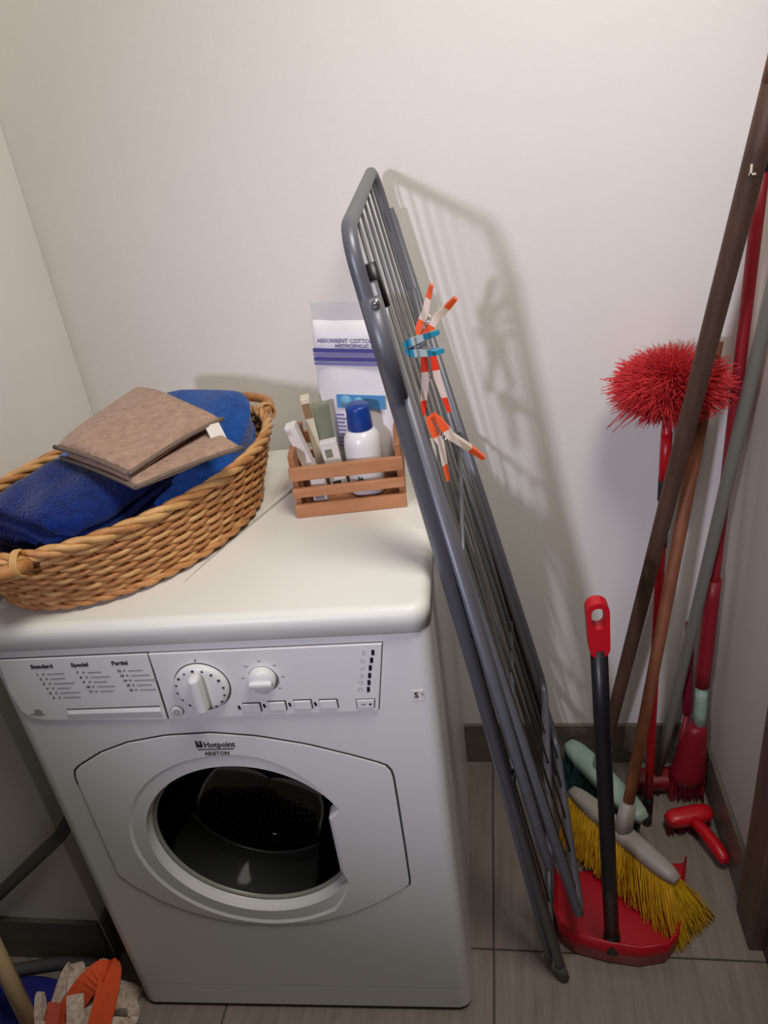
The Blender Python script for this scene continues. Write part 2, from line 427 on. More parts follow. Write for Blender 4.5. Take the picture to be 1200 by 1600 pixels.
bm = bmesh.new(); add_lathe(bm, [(0.006, 0), (0.0055, 0.0003)], 16, 'y', (-0.548, Y1 - 0.0003, 0.709)); add_box(bm, (-0.562, Y1 - 0.0002, 0.7045), (-0.540, Y1, 0.7065))
mesh_obj('emblem', bm, M['inkgrey'], drawer)
# programme dial
dial = lathe('programme_dial', [(0.0365, 0.0), (0.0365, -0.006), (0.0345, -0.0085), (0.029, -0.0095), (0.0, -0.0095)], M['plasticw'], wm, 64, 'y', (-0.304, -0.004, 0.745), cap=False)
lathe('dial_gap', [(0.0378, 0.0), (0.0378, -0.0006), (0.030, -0.0006)], M['gap'], dial, 64, 'y', (-0.304, -0.004, 0.745), cap=False)
bm = bmesh.new(); add_box(bm, (-0.0075, -0.026, -0.030), (0.0075, -0.008, 0.030), 0.0060, 4)
kn = mesh_obj('dial_grip', bm, M['plasticw'], dial); kn.location = (-0.304, -0.004, 0.745)
bm = bmesh.new()
for k in range(16):
    a = 2 * math.pi * k / 16 + 0.1; cx_, cz_ = -0.304 + 0.0318 * math.cos(a), 0.745 + 0.0318 * math.sin(a)
    s_ = random.uniform(0.0011, 0.0018); add_box(bm, (cx_ - s_, -0.0139, cz_ - s_), (cx_ + s_, -0.0133, cz_ + s_))
add_box(bm, (-0.3045, -0.0043, 0.7845), (-0.3030, -0.0040, 0.7885))
o = mesh_obj('dial_marks', bm, M['ink'], dial); o['kind'] = 'stuff'
# temperature dial
d2 = lathe('temperature_dial', [(0.0180, 0.0), (0.0180, -0.010), (0.0165, -0.0125), (0.0, -0.0125)], M['plasticw'], wm, 48, 'y', (-0.2203, -0.004, 0.7549), cap=False)
lathe('dial_gap', [(0.0189, 0.0), (0.0189, -0.0008), (0.014, -0.0008)], M['gap'], d2, 48, 'y', (-0.2203, -0.004, 0.7540), cap=False)
box('dial_grip', (-0.2353, -0.022, 0.7515), (-0.2053, -0.0155, 0.7585), M['plasticw'], d2, 0.002)
bm = bmesh.new()
for k in range(8):
    a = 2 * math.pi * k / 8 + math.pi / 2; cx_, cz_ = -0.2203 + 0.0265 * math.cos(a), 0.7549 + 0.0265 * math.sin(a)
    add_box(bm, (cx_ - 0.0022, -0.0043, cz_ - 0.0009), (cx_ + 0.0022, -0.0040, cz_ + 0.0009))
o = mesh_obj('dial_marks', bm, M['inkgrey'], d2); o['kind'] = 'stuff'
# power button
pb = lathe('power_button', [(0.0085, 0.0), (0.0085, -0.002), (0.0075, -0.003), (0.0, -0.003)], M['plasticw'], wm, 32, 'y', (-0.349, -0.004, 0.7037), cap=False)
lathe('button_gap', [(0.0093, 0.0), (0.0093, -0.0005), (0.006, -0.0005)], M['gap_and_shade'], pb, 32, 'y', (-0.349, -0.004, 0.7037), cap=False)
bm = bmesh.new(); add_tube(bm, [(-0.349 + 0.0033 * math.cos(a), -0.0071, 0.7037 + 0.0033 * math.sin(a)) for a in [math.radians(120 + 300 * k / 16) for k in range(17)]], 0.0005, 5)
add_box(bm, (-0.3494, -0.0074, 0.704), (-0.3486, -0.0070, 0.7085)); mesh_obj('power_symbol', bm, M['ink'], pb)
# four option buttons with lamps
for bx, bz in ((-0.2450, 0.7040), (-0.2105, 0.7055), (-0.1758, 0.7062), (-0.1415, 0.7055)):
    b_ = box('option_button', (bx - 0.0115, -0.0065, bz - 0.0065), (bx + 0.0115, -0.004, bz + 0.0085), M['plasticw'], wm, 0.0015)
    bm = bmesh.new(); add_box(bm, (bx - 0.012, -0.0052, bz + 0.0086), (bx + 0.0125, -0.004, bz + 0.0096)); add_box(bm, (bx + 0.0117, -0.0052, bz - 0.006), (bx + 0.0127, -0.004, bz + 0.009))
    mesh_obj('button_gap', bm, M['gap'], b_)
    o = prism_xz('indicator_lamp', [(bx - 0.0185, bz - 0.0015), (bx - 0.0155, bz - 0.0015), (bx - 0.0165, bz + 0.0045), (bx - 0.0195, bz + 0.0045)], -0.0047, -0.003, M['led'], wm)
# phase lamps and start button
for k, (lx, lz) in enumerate(((-0.0728, 0.7876), (-0.0760, 0.7756), (-0.0792, 0.7635), (-0.0817, 0.7511), (-0.0840, 0.7397), (-0.0862, 0.7285))):
    prism_xz('phase_lamp', [(lx - 0.0022, lz - 0.004), (lx + 0.0016, lz - 0.004), (lx + 0.0024, lz + 0.004), (lx - 0.0014, lz + 0.004)], -0.0047, -0.003, M['led'], wm)
    bm = bmesh.new(); add_tube(bm, [(lx - 0.0105 + 0.0026 * math.cos(a), -0.0041, lz + 0.0026 * math.sin(a)) for a in [0.6 + k + 4.6 * i / 8 for i in range(9)]], 0.0004, 4)
    mesh_obj('phase_symbol', bm, M['inkgrey'], fascia)
sb = prism_xz('start_button', [(-0.1040, 0.6985), (-0.0825, 0.6985), (-0.0805, 0.7120), (-0.1040, 0.7120)], -0.0058, -0.003, M['plasticw'], wm, 0.0006)
prism_xz('button_gap', [(-0.1052, 0.6975), (-0.0815, 0.6975), (-0.0793, 0.7131), (-0.1052, 0.7131)], -0.0044, -0.003, M['gap'], sb)
lathe('start_lamp', [(0.0017, 0.0), (0.0017, -0.0005), (0.0, -0.0005)], M['led'], sb, 16, 'y', (-0.0865, -0.0058, 0.7050), cap=False)
bm = bmesh.new(); add_box(bm, (-0.0985, -0.0060, 0.7035), (-0.0925, -0.0057, 0.7063)); mesh_obj('start_symbol', bm, M['inkgrey'], sb)
# sticker with a handwritten mark
st = prism_xz('sticker', roundrect(-0.0325, 0.7030, -0.0165, 0.7205, 0.001), -0.0004, 0.001, M['tag'], wm)
text('sticker_mark', 'S', 0.0125, M['ink'], st, (-0.0290, -0.0006, 0.7085), FR, bold=0.0004)
text('sticker_mark', '9', 0.0085, M['inkgrey'], st, (-0.0205, -0.0006, 0.7110), FR)
# ---- door
def outl(a):
    """outer door outline, polar around the hole centre"""
    L, R_ = -0.5365 - CX, -0.0735 - CX
    c, s = math.cos(a), math.sin(a); best = None
    # upper polygon of the outline
    return c, s
up = [(-0.0741, 0.340), (-0.0733, 0.420), (-0.0733, 0.521), (-0.0737, 0.572), (-0.0765, 0.584), (-0.083, 0.5915), (-0.125, 0.6095), (-0.184, 0.632), (-0.252, 0.650), (-0.314, 0.6585), (-0.379, 0.656), (-0.438, 0.645), (-0.482, 0.628), (-0.522, 0.6035), (-0.5315, 0.596), (-0.5355, 0.587), (-0.537, 0.575), (-0.5369, 0.484), (-0.5366, 0.3654),
      (-0.520, 0.340), (-0.480, 0.298), (-0.430, 0.266), (-0.370, 0.2445), (-0.304, 0.238), (-0.238, 0.2445), (-0.178, 0.266), (-0.128, 0.296), (-0.090, 0.325)]
def ray_poly(a, poly):
    c, s = math.cos(a), math.sin(a); best = 0
    for i in range(len(poly)):
        (ax, az), (bx, bz) = poly[i], poly[(i + 1) % len(poly)]
        ax -= CX; bx -= CX; az -= CZ; bz -= CZ
        ex, ez = bx - ax, bz - az; den = c * ez - s * ex
        if abs(den) < 1e-12: continue
        t = (ax * ez - az * ex) / den; u = (ax * s - az * c) / den
        if t > 0 and -1e-6 <= u <= 1 + 1e-6: best = max(best, t)
    return best
ND = 144
hole = []; holey = []; ring = []; outer = []; flat = []
for k in range(ND):
    a = 2 * math.pi * k / ND
    c, s = math.cos(a), math.sin(a)
    hx, hz = CX + HR * c, CZ + HR * s
    fl_ = 0.0
    if a < math.radians(27) or a > math.radians(328):
        aa = a if a < math.pi else a - 2 * math.pi
        zz = 0.363 + (0.518 - 0.363) * (aa - math.radians(-32)) / math.radians(59)
        if zz < 0.488: hx = -0.1765
        else: hx = -0.1765 + 0.0150 * math.sin(min(1, (zz - 0.488) / 0.020) * math.pi / 2)
        hz = zz; fl_ = 1.0
    holey.append(0.015 * (1 - fl_)); hole.append((hx, hz))
    rx, rz = CX + 0.187 * c, 0.4315 + 0.187 * s
    if a < math.radians(75): wgt = 1 - max(0, (a - math.radians(32)) / math.radians(43))
    elif a > math.radians(305): wgt = min(1, max(0, (a - math.radians(305)) / math.radians(22)))
    else: wgt = 0
    tx, tz = hx + 0.006 * c, hz + 0.006 * s
    rx, rz = rx * (1 - wgt) + tx * wgt, rz * (1 - wgt) + tz * wgt
    if (rx - CX) * c + (rz - CZ) * s < (hx - CX) * c + (hz - CZ) * s + 0.005: rx, rz = hx + 0.005 * c, hz + 0.005 * s
    ring.append((rx, rz)); flat.append(wgt)
    t = ray_poly(a, up); outer.append((CX + c * t, CZ + s * t))
def loops(bm, seqs, smooth=False):
    rows = [[bm.verts.new(q) for q in s_] for s_ in seqs]; n_ = len(rows[0])
    for i in range(len(rows) - 1):
        for k in range(n_):
            f = bm.faces.new((rows[i][k], rows[i][(k + 1) % n_], rows[i + 1][(k + 1) % n_], rows[i + 1][k])); f.smooth = smooth
    bmesh.ops.recalc_face_normals(bm, faces=bm.faces)
def shrink(pts, d):
    return [(CX + (x - CX) * (1 - d), CZ + (z - CZ) * (1 - d)) for x, z in pts]
door = empty('door'); door.parent = wm
bm = bmesh.new()
def ybul(x, z, base): return base
loops(bm, [[(x, 0.001, z) for x, z in outer], [(x, -0.0016, z) for x, z in outer], [(x, -0.0020, z) for x, z in shrink(outer, 0.006)],
           [(x, -0.0026, z) for x, z in ring]])
mesh_obj('door_panel', bm, M['plasticw'], door)
bm = bmesh.new()
loops(bm, [[(x, -0.0026, z) for x, z in ring], [((rx * 0.5 + hx * 0.5), -0.0026 + 0.45 * (hy + 0.0026), (rz * 0.5 + hz * 0.5)) for (rx, rz), (hx, hz), hy in zip(ring, hole, holey)], [(x, hy, z) for (x, z), hy in zip(hole, holey)], [(x, 0.020, z) for x, z in hole]], True)
mesh_obj('door_ring', bm, M['plasticw'], door)
bm = bmesh.new(); gro = shrink(outer, -0.012); gro = [(min(x, -0.0705), z) for x, z in gro]
gro = [g if g[1] > 0.335 and not (g[0] < -0.45 and g[1] < 0.56) else o for g, o in zip(gro, outer)]
loops(bm, [[(x, -0.0008, z) for x, z in gro], [(x, -0.0008, z) for x, z in shrink(outer, 0.02)]])
mesh_obj('door_gap', bm, M['gap'], door)
lathe('glass_edge', [(0.1568, 0.019), (0.1555, 0.0165), (0.1525, 0.0185), (0.1515, 0.022)], M['rubberlight'], door, 96, 'y', (CX, 0, CZ), cap=False)
lathe('glass_bowl', [(0.1515, 0.022), (0.146, 0.040), (0.128, 0.075), (0.112, 0.100), (0.085, 0.117), (0.0, 0.123)], M['bowl'], door, 64, 'y', (CX, 0, CZ), cap=False)
text('brand_name', 'Hotpoint', 0.0140, M['ink'], door, (-0.3285, -0.0032, 0.6345), FR, bold=0.0002, xs=0.86)
text('brand_name', 'ARISTON', 0.0098, M['ink'], door, (-0.3310, -0.0032, 0.6195), FR, bold=0.0001, xs=0.88)
bm = bmesh.new(); add_box(bm, (-0.3390, -0.0032, 0.6298), (-0.2870, -0.0024, 0.6312)); mesh_obj('brand_rule', bm, M['ink'], door)
bm = bmesh.new(); add_box(bm, (-0.3395, -0.0032, 0.6345), (-0.3362, -0.0024, 0.6460)); add_box(bm, (-0.3338, -0.0032, 0.6345), (-0.3305, -0.0024, 0.6460)); add_box(bm, (-0.3395, -0.0032, 0.6345), (-0.3305, -0.0024, 0.6395))
mesh_obj('brand_emblem', bm, M['ink'], door)
# gasket and drum
lathe('door_gasket', [(0.162, 0.020), (0.157, 0.03), (0.152, 0.045), (0.151, 0.055), (0.138, 0.062), (0.139, 0.075), (0.132, 0.085)], M['rubber'], wm, 72, 'y', (CX, 0, CZ), cap=False)
drum = lathe('drum', [(0.132, 0.088), (0.150, 0.090), (0.200, 0.096), (0.205, 0.110), (0.205, 0.42), (0.195, 0.43), (0.10, 0.445), (0.0, 0.44)], M['drum'], wm, 72, 'y', (CX, 0, CZ), cap=False)
lathe('drum_lip', [(0.1325, 0.0845), (0.1295, 0.0870), (0.1325, 0.0895)], M['drumlip'], drum, 72, 'y', (CX, 0, CZ), cap=False)
for k in range(3):
    a = math.radians(-150 + 120 * k); 
    q = Matrix.Rotation(-a, 4, 'Y') @ Vector((0.185, 0, 0))
    tube('paddle', [(CX + q.x, 0.18, CZ + q.z), (CX + q.x * 0.92, 0.3, CZ + q.z * 0.92), (CX + q.x, 0.42, CZ + q.z)], [0.018, 0.028, 0.018], M['drum'], drum, 8)
bm = bmesh.new()
for i in range(40):
    for j in range(14):
        a = math.radians(-150 + 120 * (i + 0.5 * (j % 2)) / 39); yy = 0.130 + 0.016 * j
        c, s = math.cos(a), math.sin(a)
        ctr = Vector((CX + 0.2035 * c, yy, CZ + 0.2035 * s)); ta = Vector((-s, 0, c))
        bm.faces.new([bm.verts.new(ctr + ta * 0.0030 * math.cos(t) + Vector((0, 0.0030 * math.sin(t), 0))) for t in [math.pi / 3 * m_ for m_ in range(6)]])
o = mesh_obj('drum_studs', bm, M['drumdots'], drum); o['kind'] = 'stuff'

# ================================================================ LAUNDRY BASKET
BC = Vector((-0.455, -0.352, 0.852)); BA = Vector((0.41, 0.912, 0)).normalized(); BP = Vector((BA.y, -BA.x, 0))
bk = empty('laundry_basket', BC); tag(bk, 'oval brown wicker basket with a twisted rim holding folded towels', 'basket')
def bell(th, t, extra=0.0):
    """point on basket wall, t 0 base..1 rim, in basket-local coordinates"""
    f = t ** 0.75
    L = 0.208 + (0.262 - 0.208) * f + extra; S = 0.150 + (0.172 - 0.150) * f + extra
    h = 0.006 + 0.096 * t
    return BA * (L * math.cos(th)) + BP * (S * math.sin(th)) + Vector((0, 0, h))
NS = 52
for k in range(NS):
    th = 2 * math.pi * k / NS
    tube('stake', [bell(th, t) for t in (0.0, 0.33, 0.66, 1.0)], 0.0024, M['wickerdark'], bk, 5)
ROWS = 15
for r in range(ROWS):
    t = (r + 0.6) / (ROWS + 0.4); pts = []; n_ = NS * 4
    for k in range(n_):
        th = 2 * math.pi * k / n_
        off = 0.0032 * math.cos(NS / 2 * th + (math.pi if r % 2 else 0))
        q = bell(th, t, off); q.z += 0.0008 * math.sin(3 * th + r); pts.append(q)
    tube('weaver', pts, 0.0037, (M['wicker'], M['wickerlight'], M['wicker'])[r % 3], bk, 5, closed=True)
for s_ in range(3):
    n_ = 220
    pts = []
    for k in range(n_):
        th = 2 * math.pi * k / n_; ph = 2 * math.pi * s_ / 3 + 15 * th
        q = bell(th, 1.0, 0.0050 * math.cos(ph)); q.z += 0.003 + 0.0045 * math.sin(ph); pts.append(q)
    tube('rim_strand', pts, 0.0048, (M['wicker'], M['wickerlight'], M['wickerlight'])[s_], bk, 6, closed=True)
for s_ in range(2):
    pts = [bell(2 * math.pi * k / 160, 0.03, 0.005 + 0.003 * math.cos(math.pi * s_ + 22 * 2 * math.pi * k / 160)) + Vector((0, 0, 0.003 * math.sin(math.pi * s_ + 22 * 2 * math.pi * k / 160))) for k in range(160)]
    tube('foot_strand', pts, 0.0042, M['wicker'], bk, 6, closed=True)
bm = bmesh.new()
c0 = bm.verts.new((0, 0, 0.004)); rg = [bm.verts.new(BA * 0.205 * math.cos(a) + BP * 0.143 * math.sin(a) + Vector((0, 0, 0.004))) for a in [2 * math.pi * k / 64 for k in range(64)]]
for k in range(64): bm.faces.new((c0, rg[k], rg[(k + 1) % 64]))
mesh_obj('base', bm, M['wickerdark'], bk)
for sg in (1, -1):
    pts = [];
    for k in range(13):
        u = -1 + 2 * k / 12; bow = math.sqrt(max(0, 1 - (abs(u)) ** 4))
        th0 = 0 if sg > 0 else math.pi - 0.16
        q = bell(th0 + u * 0.36, 1.0, 0.004 + 0.028 * bow); q.z += (0.010 * bow if sg > 0 else -0.004 + 0.004 * bow)
        pts.append(q)
    hd = tube('handle', pts, 0.0095 if sg < 0 else 0.008, M['wicker'], bk, 10)
    for u in (-0.9, 0.9):
        th0 = 0 if sg > 0 else math.pi - 0.16
        for dd in (-0.012, 0.0, 0.012):
            c_ = bell(th0 + (u + dd * 3.2) * 0.36, 1.0, 0.010)
            bm = bmesh.new()
            dirv = (bell(th0 + u * 0.36 + 0.02, 1.0) - bell(th0 + u * 0.36 - 0.02, 1.0)).normalized(); rad = Vector((0, 0, 1)).cross(dirv)
            add_tube(bm, [c_ + (rad * math.cos(a) * 0.017 + Vector((0, 0, 1)) * math.sin(a) * 0.0155) for a in [2 * math.pi * i / 16 for i in range(16)]], 0.0024, 5, True)
            mesh_obj('handle_wrap', bm, M['wickerlight'], hd)

# ---- towels
def inside(q, parent, h):
    """keep a cloth point within the basket wall"""
    g = q + parent.location - BC; l, p_ = g.dot(BA), g.dot(BP); t = min(1.0, max(0.0, (g.z + h - 0.006) / 0.098)) ** 0.75
    L = 0.208 + 0.054 * t - 0.018; S = 0.150 + 0.022 * t - 0.018
    k = math.sqrt((l / L) ** 2 + (p_ / S) ** 2)
    if k > 1: l /= k; p_ /= k
    return BC + BA * l + BP * p_ + Vector((0, 0, g.z)) - parent.location
def cushion(name, m, parent, base, ax, ay, thick, prof=None, nx=28, ny=24, edge=0.010, seed=0, power=4):
    """soft folded cloth layer: superellipse-edged slab lofted over the height function prof(u,v), u,v in -1..1"""
    bm = bmesh.new(); rnd = random.Random(seed); ph = [rnd.uniform(0, 6.28) for _ in range(4)]
    top = []; bot = []
    for i in range(nx + 1):
        rt_, rb_ = [], []
        for j in range(ny + 1):
            u = -1 + 2 * i / nx; v = -1 + 2 * j / ny
            # pull the corners in
            cu = u * math.sqrt(max(0, 1 - 0.10 * v * v)); cv = v * math.sqrt(max(0, 1 - 0.10 * u * u))
            e = max(0, 1 - abs(u) ** 9) * max(0, 1 - abs(v) ** 9)
            e = e ** 0.5
            h = prof(u, v) if prof else 0.0
            wob = 0.0022 * math.sin(4 * u + ph[0] + 2 * v) + 0.0018 * math.sin(5 * v + ph[1]) + 0.0012 * math.sin(9 * u + 7 * v + ph[2])
            q = Vector(base) + Vector(ax) * cu + Vector(ay) * cv
            q = inside(q, parent, h)
            rt_.append(bm.verts.new(q + Vector((0, 0, h + wob + thick * (0.5 + 0.5 * e)))))
            rb_.append(bm.verts.new(q + Vector((0, 0, h + wob + thick * (0.5 - 0.5 * e)))))
        top.append(rt_); bot.append(rb_)
    for i in range(nx):
        for j in range(ny):
            bm.faces.new((top[i][j], top[i + 1][j], top[i + 1][j + 1], top[i][j + 1]))
            bm.faces.new((bot[i][j], bot[i][j + 1], bot[i + 1][j + 1], bot[i + 1][j]))
    bmesh.ops.remove_doubles(bm, verts=bm.verts, dist=1e-5)
    bmesh.ops.recalc_face_normals(bm, faces=bm.faces)
    return mesh_obj(name, bm, m, parent, smooth=True)
def bz(l, p_, z): return BC + BA * l + BP * p_ + Vector((0, 0, z))
# big royal blue towel lying along the basket, humped at the far end
tb = empty('folded_towel', bz(0, 0, 0.02)); tag(tb, 'royal blue bath towel folded flat at the far end of the wicker basket', 'towel', 'towels in the wicker basket')
def rel(o, v): return Vector(v) - o.location
def hump(u, v): return 0.016 * (u + 0.2) - 0.016 * max(0, abs(v) - 0.40) ** 1.3 - 0.040 * max(0, u - 0.6) ** 1.5 - 0.030 * max(0, v - 0.2)
for k, (zz, th_) in enumerate(((0.012, 0.042), (0.052, 0.042), (0.092, 0.044))):
    cushion('fold', M['blue'], tb, rel(tb, bz(0.085 + 0.006 * k, 0.005, zz)), BA * (0.150 + 0.006 * k), BP * (0.140 + 0.004 * k), th_, hump, seed=k)
# navy folded towels at the near end, layers showing as rounded folds
tn = empty('folded_towel', bz(-0.12, 0, 0.02)); tag(tn, 'dark navy towel stack with rounded folds at the near end of the wicker basket', 'towel', 'towels in the wicker basket')
def hump2(u, v): return -0.026 * max(0, v - 0.05) ** 1.5 + 0.004 * u
rnf = random.Random(4)
for k in range(8):
    a_, b_ = 0.112 - 0.0030 * k, 0.108 - 0.0035 * k
    cushion('fold', M['navy'], tn, rel(tn, bz(-0.104 + rnf.uniform(-0.006, 0.006), 0.034 + rnf.uniform(-0.003, 0.003), 0.010 + 0.0172 * k)), BA * a_, BP * b_, 0.0185, hump2, seed=10 + k)
bm = bmesh.new(); add_box(bm, (-0.006, -0.001, -0.005), (0.006, 0.001, 0.005)); lt = mesh_obj('care_label', bm, M['tag'], tn)
lt.location = rel(tn, bz(-0.232, 0.035, 0.062)); lt.rotation_euler = (0.3, 0.2, 0.5)
# brown towel on top
A0, A1, A2, A3 = Vector((-0.508, -0.418, 1.026)), Vector((-0.486, -0.187, 1.034)), Vector((-0.281, -0.365, 1.030)), Vector((-0.344, -0.528, 1.018))
bt = empty('folded_towel', lerp(A0, A2, 0.5) - Vector((0, 0, 0.02))); tag(bt, 'small brown terry towel folded square on top of the blue towels', 'towel', 'towels in the wicker basket')
def quadslab(name, m, parent, C4, thick, droop, seed, n=26):
    bm = bmesh.new(); rnd = random.Random(seed); ph = [rnd.uniform(0, 6.28) for _ in range(3)]
    T_, B_ = [], []
    for i in range(n + 1):
        a, b = [], []
        for j in range(n + 1):
            u, v = i / n, j / n
            q = lerp(lerp(C4[0], C4[1], u), lerp(C4[3], C4[2], u), v)
            U, V_ = 2 * u - 1, 2 * v - 1
            e = (max(0, 1 - abs(U) ** 14) * max(0, 1 - abs(V_) ** 14)) ** 0.45
            z = droop(U, V_) + 0.002 * math.sin(5 * u + ph[0] + 3 * v) + 0.0015 * math.sin(8 * v + ph[1])
            q = q - parent.location
            a.append(bm.verts.new(q + Vector((0, 0, z + thick * 0.5 * e)))); b.append(bm.verts.new(q + Vector((0, 0, z - thick * 0.5 * e))))
        T_.append(a); B_.append(b)
    for i in range(n):
        for j in range(n):
            bm.faces.new((T_[i][j], T_[i + 1][j], T_[i + 1][j + 1], T_[i][j + 1])); bm.faces.new((B_[i][j], B_[i][j + 1], B_[i + 1][j + 1], B_[i + 1][j]))
    bmesh.ops.remove_doubles(bm, verts=bm.verts, dist=1e-5); bmesh.ops.recalc_face_normals(bm, faces=bm.faces)
    return mesh_obj(name, bm, m, parent, smooth=True)
dz = Vector((0, 0, 1))
quadslab('upper_fold', M['brown'], bt, (A0, A1, A2, A3 + Vector((-0.012, 0.012, 0.004))), 0.016, lambda U, V: 0.012 * (1 - V * V) * (0.5) - 0.004 * U * U, 1)
quadslab('lower_fold', M['brown'], bt, (A0 + Vector((0.006, -0.002, -0.016)), A1 + Vector((0.01, 0, -0.016)), A2 + Vector((0.040, -0.055, -0.022)), A3 + Vector((-0.002, 0.002, -0.010))), 0.015, lambda U, V: 0.010 * (1 - V * V) * 0.5 - 0.004 * U * U, 2)
def hem(a, b, sag, nm='hem'):
    pts = [lerp(a, b, t) + dz * sag * math.sin(math.pi * t) - bt.location for t in [k / 12 for k in range(13)]]
    tube(nm, pts, 0.0032, M['hem'], bt, 8, squash=1.0)
A3u = A3 + Vector((-0.012, 0.012, 0.004))
hem(A0, A3u, 0.004); hem(A3u, A2, 0.004)
A2l, A3l = A2 + Vector((0.040, -0.055, -0.022)), A3 + Vector((-0.002, 0.002, -0.010))
hem(A3l, A2l, 0.003); hem(A0 + Vector((0.006, -0.002, -0.016)), A3l, 0.003)
bm = bmesh.new(); add_box(bm, (-0.011, -0.0008, -0.018), (0.011, 0.0008, 0.008), 0.0003, 1)
tg = mesh_obj('care_label', bm, M['tag'], bt); tg.location = lerp(A3u, A2, 0.88) + Vector((0.004, -0.008, -0.004)) - bt.location; tg.rotation_euler = (-0.65, 0.1, 0.9)

# ================================================================ CRATE AND WHAT STANDS IN IT
CR = empty('wooden_crate', (-0.1305, -0.3225, 0.8505), math.radians(7)); tag(CR, 'small slatted wooden crate standing on the washing machine', 'crate')
cw, cdp, ch = 0.168, 0.155, 0.082
for zc0, zc1 in ((0.0, 0.021), (0.0335, 0.0480), (0.0610, 0.082)):
    for yy in (0.0, cdp - 0.008):
        box('slat', (-cw / 2, yy, zc0), (cw / 2, yy + 0.008, zc1), M['crate'], CR, 0.0012)
for sx in (-1, 1):
    a = sx * (cw / 2 - 0.001); b = sx * (cw / 2 - 0.010)
    bm = bmesh.new(); xa, xb = min(a, b), max(a, b)
    add_box(bm, (xa, 0.0085, 0.0), (xb, cdp - 0.0085, 0.100), 0.0012, 1)
    mesh_obj('end_panel', bm, M['crateend'], CR)
box('bottom', (-cw / 2 + 0.011, 0.009, 0.002), (cw / 2 - 0.011, cdp - 0.009, 0.007), M['crateend'], CR)
ZB = 0.8505 + 0.0075
# white bottle with blue cap
BT = empty('lotion_bottle', (-0.1120, -0.262, ZB)); tag(BT, 'white plastic bottle with a blue cap standing in the wooden crate', 'bottle')
lathe('body', [(0.0, 0.0), (0.025, 0.0), (0.0285, 0.004), (0.0285, 0.080), (0.027, 0.092), (0.022, 0.101), (0.0165, 0.105), (0.0, 0.105)], M['bottle'], BT, 40, cap=False)
lathe('cap', [(0.0, 0.104), (0.0185, 0.104), (0.0192, 0.106), (0.0180, 0.130), (0.0185, 0.138), (0.0165, 0.142), (0.0, 0.1425)], M['cap'], BT, 32, cap=False)
text('label_print', '3', 0.011, M['ink'], BT, (-0.012, -0.0289, 0.048), FR, bold=0.0004)
text('label_print', '36', 0.009, M['ink'], BT, (-0.010, -0.0289, 0.030), FR, bold=0.0003)
bm = bmesh.new(); add_box(bm, (-0.016, -0.0262, 0.0415), (0.012, -0.0258, 0.0425)); mesh_obj('label_rule', bm, M['inkgrey'], BT)
# cotton wool pack in clear film
PK = empty('cotton_pack', (-0.1290, -0.2040, ZB + 0.004), math.radians(-9)); PK.rotation_euler.y = 0.055; tag(PK, 'tall clear plastic pack of white cotton with purple bands behind the bottle', 'packet')
pw, pt, ph_ = 0.062, 0.014, 0.262
def pillow(name, m, parent, w_, t_, z0_, z1_, top_open=0.0, n=22):
    bm = bmesh.new(); rows = []
    for i in range(n + 1):
        v = i / n; z = z0_ + (z1_ - z0_) * v
        f = (max(0.02, 1 - abs(2 * v - 1) ** 6)) ** 0.5; ww = w_ * (0.96 + 0.04 * f); tt = t_ * f * (1 - top_open * max(0, v - 0.6) / 0.4)
        ring_ = []
        for k in range(36):
            a = 2 * math.pi * k / 36; c, s = math.cos(a), math.sin(a)
            x = ww * math.copysign(abs(c) ** 0.55, c); y = tt * math.copysign(abs(s) ** 0.8, s) + 0.0012 * math.sin(9 * v + 5 * c)
            ring_.append(bm.verts.new((x, y, z)))
        rows.append(ring_)
    for i in range(n):
        for k in range(36):
            f = bm.faces.new((rows[i][k], rows[i][(k + 1) % 36], rows[i + 1][(k + 1) % 36], rows[i + 1][k])); f.smooth = True
    bm.faces.new(list(reversed(rows[0]))); bm.faces.new(rows[-1])
    return mesh_obj(name, bm, m, parent)
pillow('bag', M['cotton'], PK, pw, pt, 0.0, 0.250)
box('film_header', (-pw * 0.97, -0.0012, 0.240), (pw * 0.97, 0.0012, 0.278), M['film'], PK, 0.0005)
yf = -pt - 0.0022
for z_, h_, m_ in ((0.2050, 0.006, 'purpledark'), (0.1985, 0.0055, 'purple'), (0.1915, 0.006, 'purpledark'), (0.185, 0.005, 'purple')):
    bm = bmesh.new(); add_box(bm, (-0.058, yf, z_), (0.058, yf + 0.001, z_ + h_)); mesh_obj('band', bm, M[m_], PK)
text('pack_print', 'ABSORBENT COTTON WOOL', 0.0088, M['purpledark'], PK, (-0.050, yf - 0.0002, 0.2200), FR, bold=0.0001)
text('pack_print', 'HYDROPHILIC 100 G', 0.0082, M['purpledark'], PK, (-0.022, yf - 0.0002, 0.2125), FR, bold=0.0001)
bm = bmesh.new(); add_box(bm, (-0.028, yf, 0.117), (0.050, yf + 0.001, 0.139)); mesh_obj('print_panel', bm, M['printblue'], PK)
bm = bmesh.new(); add_lathe(bm, [(0.0095, 0.0), (0.0095, -0.0008), (0.0, -0.0008)], 20, 'y', (-0.013, yf, 0.128), False); add_lathe(bm, [(0.0075, 0.0), (0.0075, -0.0008), (0.0, -0.0008)], 20, 'y', (0.008, yf, 0.128), False)
mesh_obj('print_figure', bm, M['printcyan'], PK)
bm = bmesh.new()
for r in range(9):
    for (a, b) in ((-0.032, -0.016), (-0.010, 0.006)):
        add_box(bm, (a, yf, 0.104 - 0.0065 * r), (b - random.uniform(0, 0.005), yf + 0.001, 0.1065 - 0.0065 * r))
o = mesh_obj('small_print', bm, M['purple'], PK); o['kind'] = 'stuff'
box('print_bar', (-0.0145, yf - 0.0003, 0.048), (-0.0115, yf + 0.001, 0.106), M['purpledark'], PK)
